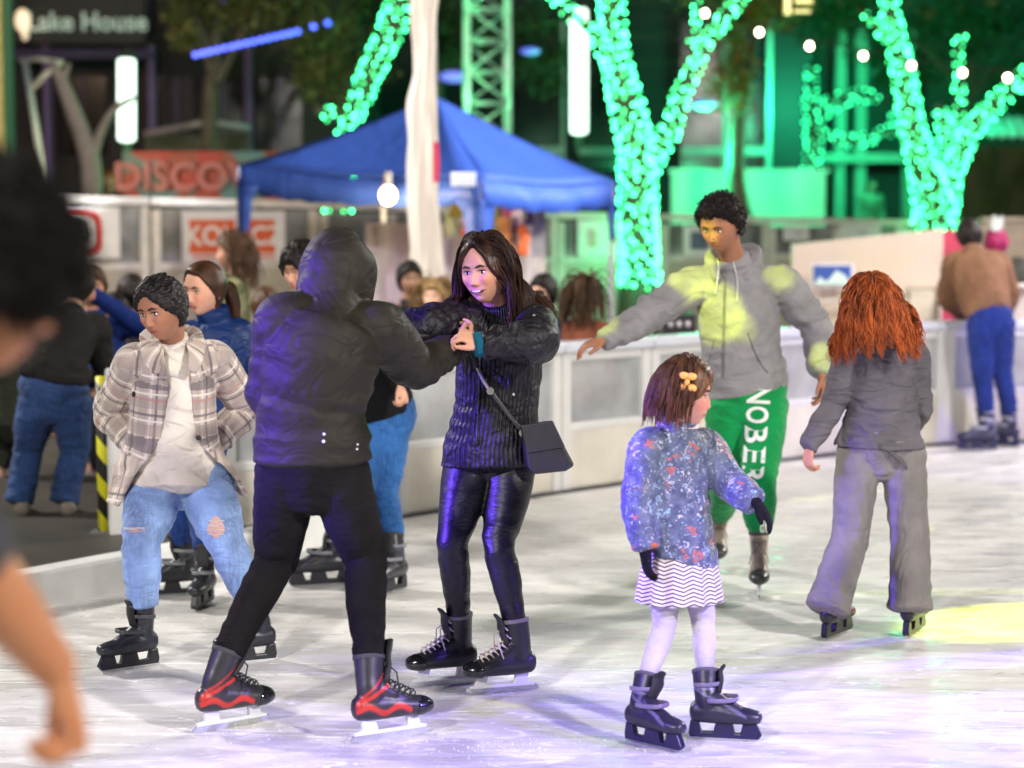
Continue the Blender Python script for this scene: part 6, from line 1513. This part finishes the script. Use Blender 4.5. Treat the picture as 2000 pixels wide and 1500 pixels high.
# ---- background people
BG = dict(detail=False, vox=.009)
def simple_person(label, x, y, d, h_px, top, bottom, hair, skinc, face, lean=0., arms=None, k=1.0, hairlen=.0, seed=1, boots=None, spread=28, dress=None, shw=.19, sit=False, cap=None, fx=None, hk=1.04, group=None, hairw=None):
    """x,y = pixel of head centre; feet on the ground at distance d"""
    hd = P(x, y, d); s = FPX/d; f = nrm(np.asarray(face, float)*V3(1, 1, 0)); r = np.cross(f, V3(0, 0, 1))
    H = hd[2]+.12; z = lambda q: H*q
    base = V3(hd[0]-lean, d, 0); base = base if fx is None else V3(P(fx, 435, d)[0], d, 0)
    def at(zz, u, lr=0, fo=0): c = base*(1-u)+V3(hd[0], hd[1], 0)*u; return V3(c[0], c[1], zz)+r*lr+f*fo
    J = dict(head=hd, neck=at(hd[2]-.19*k, .92, 0, -.03), chest=at(hd[2]-.38*k, .75), waist=at(hd[2]-.56*k, .5), pel=at(hd[2]-.75*k, .3),
             shR=at(hd[2]-.27*k, .85, shw*k), shL=at(hd[2]-.27*k, .85, -shw*k), hipR=at(hd[2]-.80*k, .28, .09*k), hipL=at(hd[2]-.80*k, .28, -.09*k))
    fz = .16
    lr = spread/s
    J['anR'] = base+r*(lr)+V3(0, 0, fz); J['anL'] = base-r*(lr)+V3(0, 0, fz)
    for q in 'RL': J['kn'+q] = (J['hip'+q]+J['an'+q])/2+f*.06; J['toe'+q] = J['an'+q]+f*.14-V3(0, 0, .07)
    a = arms or {}
    for q, sg in (('R', 1), ('L', -1)):
        if q in a: J['el'+q], J['wr'+q] = P(*a[q][0]), P(*a[q][1])
        else: J['el'+q] = J['sh'+q]+r*.05*sg*k-V3(0, 0, .27*k)+f*.02; J['wr'+q] = J['el'+q]+f*.12*k-V3(0, 0, .22*k)-r*.02*sg
    hands = {q: dict(d=nrm(J['wr'+q]-J['el'+q]), n=-r if q == 'R' else r, t=f) for q in 'RL'}
    F = figure(label, J, face, f, k, hk=hk*k**.3, skin_col=skinc, hands=hands, group=group, **BG)
    t = [torso_tube(F, J['pel']-V3(0, 0, .03), [(.18, .135), (.18, .135), (.165, .13), (.185, .135), (.165, .115), (.09, .09), (.07, .07)])]; t[0]['amp'] = .006
    t += sleeves(F, (.082, .074, .066, .058, .05), .010)
    garment(F, 'jacket', t, top, .011, 2, seed=seed, drape=.006)
    pants(F, 'trousers', bottom, [.10, .095, .085, .072, .068, .062, .058], amp=.008, seed=seed+1, vox=.011, drape=.004, ends=.97)
    if cap is None: hair_cap(F, hair, .022, hairline=.05, nape=-.09, lump=.006, kk=40, seed=seed, sidecov=.03, vox=.008)
    if hairlen:
        def roots(rg, n):
            D, v = roots_parted()(rg, n); v[:, 1] -= .4; return D, v
        strands(F, hair, 220, hairlen, roots, seed, .012, .006, 30, avoid=[((J['shR'], J['shL']), .095), ((J['neck'], J['pel']), .14)], out=.02, parent=F.root)
    if boots == 'skates':
        for q in 'RL':
            S = skate(None, q, V3(J['an'+q][0], J['an'+q][1], 0)+f*.05, f[:2], 'plastic', .95); build_skate(F, S, dict(boot=(.015, .015, .018), lace=(.12, .12, .14), holder=(.02, .02, .03)))
    else:
        for q in 'RL':
            m = MB(); a_ = J['an'+q]; m.add(*tube([a_-f*.07-V3(0, 0, .10), a_+f*.04-V3(0, 0, .10), a_+f*.15-V3(0, 0, .12), a_+f*.20-V3(0, 0, .125)], np.array([(.04, .045), (.045, .05), (.045, .035), (.03, .02)]), r, n=14, step=.02, capround=.4)); m.build('shoe', simple((.12, .11, .11), .6), F.root, True)
    return F
def build_people_back():
    bk = hairmat((.005, .004, .004), (.02, .014, .012), .5); br = hairmat((.02, .010, .005), (.12, .06, .03), .45)
    tan = (.60, .36, .25); blk = cloth((.015, .014, .016)); navy = cloth((.012, .03, .16)); dark = cloth((.02, .02, .025))
    jn = denim((.018, .045, .14), .6); jn2 = denim((.03, .10, .26), .5)
    # jeans person bending, seen from behind, outside the rink at left
    d = 11.05
    J = JJ(head=(150, 560, d+.3), neck=(140, 610, d+.2), chest=(125, 650, d+.1), waist=(112, 700, d), pel=(105, 760, d), shL=(85, 640, d+.15), shR=(185, 640, d+.15), elL=(80, 720, d+.3), wrL=(110, 720, d+.5), elR=(205, 730, d+.3), wrR=(180, 740, d+.5),
           hipL=(75, 790, d), hipR=(140, 790, d), knL=(55, 880, d+.05), knR=(145, 885, d+.05), anL=(42, 955, d), anR=(130, 955, d))
    for q in 'LR': J['toe'+q] = J['an'+q]+V3(-.05, .14, -.06)
    F = figure('person in black jacket and blue jeans, back turned, standing outside the rink at left', J, V3(.2, .9, -.3), V3(0, 1, -.2), .98, skin_col=tan, hands={q: dict(d=V3(0, .6, -.5), n=V3(0, 0, -1), t=V3(1, 0, 0)) for q in 'RL'}, **BG)
    t = [torso_tube(F, J['pel']+V3(0, 0, .06), [(.20, .15), (.20, .15), (.18, .14), (.2, .15), (.17, .12), (.09, .09), (.07, .07)])]+sleeves(F, (.09, .08, .07, .06, .05), .01)
    garment(F, 'jacket', t, cloth((.02, .018, .017)), .011, 2, seed=91, drape=.006); pants(F, 'jeans', jn, [.115, .11, .098, .085, .085, .082, .085], hipr=((.16, .13), (.20, .15), (.17, .13)), amp=.012, seed=92, vox=.010, drape=.005, ends=1.0, over=.075)
    hair_cap(F, bk, .022, vox=.008)
    for q in 'RL':
        m = MB(); a_ = J['an'+q]; m.add(*tube([a_+V3(.02, -.08, -.10), a_+V3(0, .04, -.10), a_+V3(-.04, .17, -.12)], np.array([(.045, .045), (.045, .05), (.035, .03)]), V3(1, 0, 0), n=14, step=.02, capround=.4)); m.build('shoe', simple((.22, .19, .16), .6), F.root, True)
    # person in blue jacket with sleeve raised to the face
    F = simple_person('person in dark blue jacket raising an arm to the face, outside the rink at left', 178, 560, 12.6, 0, navy, dark, br, (.68, .36, .22), V3(.3, -1, 0), k=.95, seed=101, arms={'L': ((278, 640, 12.5), (188, 578, 12.2)), 'R': ((150, 720, 12.4), (200, 740, 12.2))}, fx=215)
    # dark haired person behind
    simple_person('dark haired person in black standing between the raised arm and the plaid coat', 258, 575, 13.3, 0, blk, dark, bk, (.3, .17, .12), V3(0, 1, 0), k=.95, seed=103)
    simple_person('person in dark green clothes standing at the left edge beside the blue jeans person', 22, 600, 12.6, 0, cloth((.03, .035, .025)), cloth((.025, .028, .022)), bk, tan, V3(.5, .8, 0), k=.95, seed=171, fx=8)
    simple_person('person in a charcoal jacket with light grey trousers behind the blue jeans person', 222, 612, 12.9, 0, cloth((.03, .03, .035)), cloth((.10, .11, .10)), bk, tan, V3(-.6, .7, 0), k=.92, seed=173, fx=190)
    # olive camo person
    simple_person('woman with brown hair in an olive patterned top in front of the orange lettered banner', 452, 492, 14.2, 0, camo(), dark, br, tan, V3(-.9, -.2, 0), k=1., hairlen=.28, seed=107)
    # pale seated person
    simple_person('person in a cream jacket partly hidden left of the hooded person', 520, 600, 13.2, 0, cloth((.62, .58, .50)), dark, br, tan, V3(.2, 1, 0), k=.9, seed=109, arms={'L': ((490, 680, 13.0), (505, 720, 12.8))})
    # skater in royal blue jacket
    sR = skate(None, 'R', G(342, 1163), (-.92, -.25), 'plastic', .95); sL = skate(None, 'L', G(398, 1184), (-.15, -.95), 'plastic', .95); d = 9.15
    J = JJ(head=(400, 565, d-.05), neck=(420, 622, d), chest=(425, 690, d), waist=(415, 780, d), pel=(385, 860, d), shR=(375, 660, d), shL=(468, 655, d+.05), elR=(350, 760, d), wrR=(360, 850, d-.1), elL=(490, 740, d+.1), wrL=(430, 815, d), hipR=(365, 880, d), hipL=(405, 880, d), knR=(345, 985, d-.05), knL=(392, 990, d-.1)); setfeet(J, L=sL, R=sR)
    F = figure('girl with dark ponytail in royal blue jacket skating behind the plaid coat', J, V3(-.62, -.75, -.12), V3(-.4, -.9, 0), .93, hk=1.0, skin_col=(.74, .42, .30), vox=.0048, hands={q: dict(d=V3(0, 0, -1), n=V3(0, 1, 0), t=V3(0, -1, 0)) for q in 'RL'}, up=V3(.05, 0, 1), blush=.8, open_=1.0)
    t = [torso_tube(F, J['pel']-V3(0, 0, .03), [(.17, .13), (.17, .13), (.155, .13), (.175, .135), (.16, .12), (.09, .09), (.085, .088)], up=.02)]+sleeves(F, (.085, .08, .07, .06, .05), .012)
    garment(F, 'jacket', t, cloth((.006, .028, .13), rough=.55, wr=.6, spec=.3), .007, 2, seed=111, drape=.006); pants(F, 'jeans', denim((.01, .04, .20), .4), [.10, .092, .082, .072, .068, .060, .056], amp=.009, seed=112, drape=.004, ends=.92, vox=.008)
    hm = hairmat((.012, .006, .004), (.09, .04, .02), .4); hair_cap(F, hm, .015, hairline=.075, nape=-.09, lump=.003, kk=30, seed=22, sidecov=.02)
    pb = F.head-F.HM[:, 1]*.10*F.hk-V3(0, 0, .01)
    m = MB(); m.add(*tube([pb+F.HM[:, 1]*.02, pb-F.HM[:, 1]*.04, pb-F.HM[:, 1]*.075-V3(0, 0, .08), pb-F.HM[:, 1]*.07-V3(0, 0, .17), pb-F.HM[:, 1]*.05-V3(0, 0, .24)], np.array([.018, .03, .034, .028, .008]), None, n=20, step=.01, fold=lambda s, th, L: .004*np.sin(th*6+s*20))); o = m.build('ponytail', hm, F.root, True); attr(o.data, 'rnd', np.random.RandomState(1).rand(len(o.data.vertices))*.3+.4, 'FLOAT')
    e = bpy_sphere(F.head+F.HM@V3(-.083, -.008, -.035)*F.hk, (.006, .006, .006), F.HM); e.build('earring', simple((.8, .8, .8), .2, .9), F.root, True)
    for S in (sL, sR): build_skate(F, S, dict(boot=(.016, .016, .02), lace=(.25, .26, .28), accent=(.12, .12, .14), holder=(.02, .02, .025)))
    # black haired skater behind the hooded man, pushing off
    sR = skate(None, 'R', G(628, 1144), (-.95, -.2), 'plastic', 1.0, pitch=-.02); sL = skate(None, 'L', G(762, 1158), (-.5, -.8), 'plastic', .98); d = 9.5
    J = JJ(head=(592, 525, d-.1), neck=(640, 590, d), chest=(690, 670, d), waist=(730, 750, d), pel=(748, 815, d), shR=(640, 650, d-.1), shL=(735, 640, d+.05), elR=(650, 740, d-.2), wrR=(640, 800, d-.3), elL=(775, 705, d-.05), wrL=(782, 748, d-.25), hipR=(728, 840, d), hipL=(765, 840, d), knR=(700, 960, d-.2), knL=(752, 960, d-.1)); setfeet(J, L=sL, R=sR)
    F = figure('black haired skater in a black top and blue jeans behind the hooded person', J, V3(-.6, -.7, -.2), V3(-.5, -.85, 0), .98, skin_col=(.72, .42, .29), vox=.006, detail=False, hands={'R': dict(d=V3(-.6, 0, -.8), n=V3(0, 1, 0), t=V3(0, -1, 0)), 'L': dict(d=V3(.25, -.3, -.8), n=V3(-.6, .2, .2), t=V3(-.3, -.8, 0), curl=(45, 60, 40))})
    t = [torso_tube(F, J['pel']-V3(0, 0, .0), [(.16, .13), (.17, .13), (.155, .13), (.175, .135), (.16, .12), (.09, .09), (.08, .08)])]+sleeves(F, (.085, .08, .07, .06, .05), .012)
    garment(F, 'jacket', t, cloth((.010, .010, .012)), .009, 2, seed=121, drape=.006); pants(F, 'jeans', denim((.02, .10, .30), .5), [.095, .088, .078, .068, .064, .058, .056], amp=.008, seed=122, drape=.004, ends=.92, vox=.008)
    hair_cap(F, bk, .024, hairline=.035, nape=-.10, lump=.006, kk=50, seed=24, sidecov=.04); o = None
    hm2 = bk
    def hd(mb): pass
    m = MB(); nk = J['neck']; m.add(*tube([nk+V3(-.10, -.05, .02), nk+V3(-.09, .02, .10), nk+V3(-.02, .1, .12), nk+V3(.06, .06, .05)], np.array([.04, .06, .06, .04]), None, n=16, step=.01, capround=.6)); m.build('hood', cloth((.012, .012, .015)), F.root, True)
    for S in (sL, sR): build_skate(F, S, dict(boot=(.016, .016, .022), lace=(.2, .2, .24), accent=(.10, .10, .14), holder=(.02, .02, .03)))
    # spectators beyond the barrier, centre and right
    grp = 'spectators beyond the rink barrier'
    simple_person('seated fair haired spectator in a pale top left of the smiling woman', 850, 580, 14.5, 0, cloth((.60, .55, .46)), dark, hairmat((.10, .05, .02), (.40, .26, .10), .4), (.78, .50, .36), V3(-.35, -.9, 0), k=.9, hairlen=.2, seed=131, group=grp, fx=835)
    simple_person('dark haired spectator in dark clothes in front of the white flag', 800, 545, 14.8, 0, dark, dark, bk, (.4, .24, .17), V3(.3, -.9, 0), k=.95, seed=133, group=grp)
    simple_person('dark haired spectator in navy right behind the shoulder of the smiling woman', 1062, 572, 14.4, 0, cloth((.015, .03, .11)), dark, bk, (.72, .45, .33), V3(-.6, -.7, 0), k=.95, seed=135, group=grp, fx=1080)
    simple_person('spectator with long brown hair in a rust coloured top', 1147, 578, 13.9, 0, cloth((.26, .085, .05)), dark, br, (.55, .25, .24), V3(.7, .6, 0), k=.92, hairlen=.26, seed=137, group=grp, shw=.17)
    # brown jacket man leaning on the barrier
    sR = skate(None, 'R', G(1962, 872), (-.5, .6), 'plastic', 1.05); sL = skate(None, 'L', G(1912, 880), (-.95, .1), 'plastic', 1.08); d = 15.05
    J = JJ(head=(1893, 462, d+.45), neck=(1900, 492, d+.36), chest=(1910, 530, d+.25), waist=(1925, 590, d+.08), pel=(1935, 620, d), shL=(1866, 515, d+.35), shR=(1948, 515, d+.35), elL=(1850, 580, d+.45), wrL=(1895, 628, d+.75), elR=(1972, 575, d+.5), wrR=(1960, 622, d+.75), hipL=(1915, 635, d), hipR=(1955, 635, d), knL=(1918, 730, d+.02), knR=(1958, 725, d+.05)); setfeet(J, L=sL, R=sR)
    F = figure('man in brown jacket and blue jeans leaning on the rink barrier, back turned', J, V3(-.1, 1, -.2), V3(-.1, 1, 0), 1.02, skin_col=(.5, .3, .2), detail=False, vox=.008, hands={q: dict(d=V3(0, 1, -.2), n=V3(0, 0, -1), t=V3(0, 0, 1)) for q in 'RL'})
    t = [torso_tube(F, J['pel']+V3(0, 0, .02), [(.16, .13), (.18, .14), (.185, .15), (.215, .16), (.18, .13), (.09, .09), (.07, .07)])]+sleeves(F, (.098, .09, .08, .07, .055), .012)
    garment(F, 'jacket', t, cloth((.20, .105, .06)), .009, 2, seed=141, drape=.008); pants(F, 'jeans', denim((.006, .022, .16), .3), [.105, .10, .09, .078, .072, .066, .062], amp=.009, seed=142, drape=.004, ends=.93, vox=.009)
    hair_cap(F, bk, .022, hairline=.05, nape=-.075, lump=.005, vox=.006)
    for S in (sL, sR): build_skate(F, S, dict(boot=(.015, .015, .05), lace=(.4, .4, .5), accent=(.3, .3, .5), holder=(.02, .02, .08), cuff=(.6, .58, .7)))
    simple_person('person in a magenta jacket with a pale feathery headpiece behind the brown jacket man', 1945, 475, 16.9, 0, cloth((.42, .02, .12)), dark, hairmat((.2, .01, .06), (.4, .03, .12), .5), (.6, .3, .25), V3(.2, 1, 0), k=.95, seed=151, group=grp)
    p = P(1950, 440, 16.8); T = thing('feather_headpiece', 'pale feathery plume sticking up behind the head of the brown jacket man', 'headpiece', p); m = MB(); rg = np.random.RandomState(3)
    for i in range(26):
        q = P(1944+rg.uniform(-6, 6), 452, 16.8); e = q+V3(rg.uniform(-.02, .06), rg.uniform(-.02, .02), rg.uniform(.05, .15)); m.add(*tube([q, (q+e)/2+V3(rg.normal()*.01, 0, .01), e], np.array([.004, .008, .003]), None, n=6, step=.02))
    m.build('plume', simple((.6, .66, .6), .8), T, True)
    simple_person('small distant person standing by the green lit doorway', 1702, 362, 41., 0, cloth((.12, .12, .09)), dark, bk, (.4, .2, .15), V3(.3, -1, 0), k=1.0, seed=161)
    simple_person('person with reddish hair behind the fence beside the bare tree', 212, 352, 25., 0, cloth((.15, .04, .02)), dark, hairmat((.15, .03, .01), (.4, .12, .03), .5), (.75, .45, .3), V3(.2, -1, 0), k=1.0, seed=163)
@cached
def camo():
    t = NT('camo'); o = t.obj(); t.bsdf(col=t.mix(t.ramp(t.noise(7., 3, o), .45, .52), (.10, .10, .035), t.mix(t.ramp(t.noise(9., 2, o), .5, .55), (.26, .25, .14), (.05, .06, .03))), rough=.9); return t.m
# ================================================================== LIGHT, CAMERA
def spot(name, loc, target, energy, col, angle, size=.25, blend=.3):
    l = bpy.data.lights.new(name, 'SPOT'); l.energy = energy; l.color = col; l.spot_size = math.radians(angle); l.spot_blend = blend; l.shadow_soft_size = size
    o = bpy.data.objects.new(name, l); o.location = [float(q) for q in loc]; v = Vector([float(q) for q in (np.asarray(target, float)-np.asarray(loc, float))]); o.rotation_euler = v.to_track_quat('-Z', 'Y').to_euler(); COL.objects.link(o); return o
def build_lights():
    W = (1, .95, .88)
    spot('rink_floodlight', (-5.5, -3.5, 7.5), (0.5, 8.5, .8), 5000, W, 75, .4)
    spot('rink_floodlight', (8.5, -1.0, 7.), (1, 9, .8), 6500, (1, .95, .88), 80, .4)
    spot('rink_floodlight', (-10, 14, 7.5), (0, 9, .5), 5600, (1, .96, .90), 80, .5)
    spot('rink_floodlight', (11, 18, 7.5), (1, 11, .5), 5600, (1, .95, .88), 85, .5)
    spot('fence_floodlight', (-4, 9.5, 7.0), (-2, 22, 1.4), 1500, (1, .90, .80), 80, .3)
    spot('fence_floodlight', (7, 11, 7.0), (4, 20, 1.2), 900, (1, .90, .80), 75, .3)
    # blue-violet stage wash from the left
    VI = (.20, .10, 1.0)
    spot('violet_wash', (-6.0, 4.2, 2.1), (0, 6.3, .5), 480, VI, 40, .15, .5)
    spot('violet_wash', (-4.5, 3.6, 4.5), (.5, 5.3, 0), 1300, VI, 36, .1, .5)
    spot('violet_floor', (5.5, 4.2, 3.2), (1.0, 6.3, 0), 1700, VI, 22, .08, .6)
    spot('violet_beam', (-6.0, 5.2, 2.6), P(480, 740, 6.75), 8000, (.16, .07, 1.0), 12, .08, .5)
    spot('violet_wash', (9.5, 10.5, 3.), (4.2, 15.2, .2), 1000, VI, 40, .15, .5)
    # yellow gobo beams
    YE = (.78, 1.0, .0); src = (-1.6, 2.2, 5.2)
    for (px, py, d, e, a) in ((1345, 525, 9.2, 1600, 1.7), (1400, 610, 9.25, 1700, 1.9), (1448, 640, 9.25, 1000, .8), (1523, 540, 9.3, 1400, .7), (1608, 690, 9.2, 1400, 1.1), (1372, 450, 9.1, 1500, .9), (1200, 688, 9.3, 1200, 1.2)):
        spot('yellow_beam', src, P(px, py, d), e*4.0, YE, a, .02, .4)
    spot('yellow_beam', (7.5, 12.0, 4.8), G(1985, 1212), 6500, YE, 5.5, .03, .35)
    spot('yellow_beam', (10.5, 9.8, 1.1), G(1830, 1157), 5000, YE, 1.3, .02, .35)
    # added green fill points spreading the garland glow onto walls, trees and ground
    def pt(loc, e, col, r=.15):
        l = bpy.data.lights.new('green_fill', 'POINT'); l.energy = e; l.color = col; l.shadow_soft_size = r; o = bpy.data.objects.new('green_fill', l); o.location = [float(q) for q in loc]; COL.objects.link(o)
    GR = (.03, 1.0, .40)
    pt(P(1380, 300, 31.5), 420, GR); pt(P(1560, 300, 32.), 260, GR); pt(P(1262, 540, 23.3), 25, GR); pt(P(1700, 240, 40.), 650, GR); pt(P(1830, 120, 31.), 220, GR); pt(P(640, 330, 24.3), 25, GR); pt(P(1550, 200, 41.), 300, GR); pt(P(1150, 500, 25.), 20, GR)
    # street glow on left facade
    spot('street_lamp', (-9, 26, 6), (-6, 36, 3), 380, (1, .72, .5), 90, .3)
    spot('street_lamp', (-5.5, 25, 2.5), (-4.4, 30, 3.8), 160, (1, .85, .5), 100, .2)
    spot('street_lamp', (4, 27, 2.4), (3.6, 31, 3.8), 160, (1, .75, .35), 90, .2)
    spot('tent_spot', (8.5, 15.2, 5.6), P(1000, 275, 18.), 17000, (.85, .9, 1.), 17, .2, .8)
    spot('counter_fill', (5.5, 12, 4.5), P(1700, 540, 17.8), 900, (1, .92, .82), 40, .2, .6)  # fill spot added only to brighten the cream counter wall
    spot('tent_spot', (-3.4, 13.5, 3.2), P(700, 280, 18.), 260, (.7, .8, 1.), 50, .2)
def shavings():
    rg = np.random.RandomState(8); m = MB(); T4 = [(0, 1, 2), (0, 2, 3), (0, 3, 1), (1, 3, 2)]
    for (px, py, n) in ((446, 1422, 150), (757, 1443, 170), (873, 1338, 150), (985, 1352, 130), (258, 1306, 100), (1272, 1458, 80), (1408, 1446, 80), (1482, 1163, 50), (1632, 1243, 60), (1784, 1238, 60), (1000, 1460, 160)):
        g = G(px, py)
        for i in range(n):
            r = rg.uniform(.0012, .0034); c = g+V3(rg.normal()*.12, rg.normal()*.09, r*.3); a = rg.uniform(0, 6.28)
            m.add(c+r*np.array([[0, 0, 1.0], [math.cos(a), math.sin(a), 0], [math.cos(a+2.2), math.sin(a+2.2), 0], [math.cos(a+4.1), math.sin(a+4.1), 0]]), T4)
    tag(m.build('ice_shavings', simple((.88, .9, .92), .4, var=.03), None), 'loose white ice shavings scattered round the skates on the ice', 'ice shavings', kind='stuff')
def main():
    w = bpy.data.worlds.new('World'); SC.world = w; w.use_nodes = True; nt = w.node_tree; bg = nt.nodes['Background']
    sk = nt.nodes.new('ShaderNodeTexSky'); sk.sky_type = 'NISHITA'; sk.sun_disc = False; sk.sun_elevation = math.radians(-4); sk.sun_rotation = math.radians(200)
    nt.links.new(sk.outputs[0], bg.inputs[0]); bg.inputs[1].default_value = .05
    build_ground(); build_barrier(); build_fence(); build_tent(); build_flag(); build_truss(); build_trees(); build_background()
    hero_hooded(); F, jk = hero_woman(); bag(F, jk); hero_plaid(); hero_green(); hero_red(); hero_girl(); hero_near()
    build_people_back(); shavings()
    build_lights()
    cam = bpy.data.cameras.new('camera'); cam.lens = 70.0; cam.sensor_width = 36.0; cam.clip_end = 400; cam.clip_start = .05
    cam.dof.use_dof = True; cam.dof.focus_distance = 7.35; cam.dof.aperture_fstop = 1.65
    co = bpy.data.objects.new('camera', cam); COL.objects.link(co); co.location = (0, 0, CAMH); co.rotation_euler = (PI/2-TILT, 0, 0); SC.camera = co
    SC.view_settings.view_transform = 'Standard'; SC.view_settings.look = 'None'; SC.view_settings.exposure = 0; SC.view_settings.gamma = 1
    SC.cycles.use_denoising = True; SC.cycles.max_bounces = 6; SC.cycles.diffuse_bounces = 3; SC.cycles.glossy_bounces = 3; SC.cycles.transmission_bounces = 4; SC.cycles.transparent_max_bounces = 10
    SC.cycles.sample_clamp_indirect = 4; SC.cycles.caustics_reflective = False; SC.cycles.caustics_refractive = False
if __name__ == '__main__' or True: main()
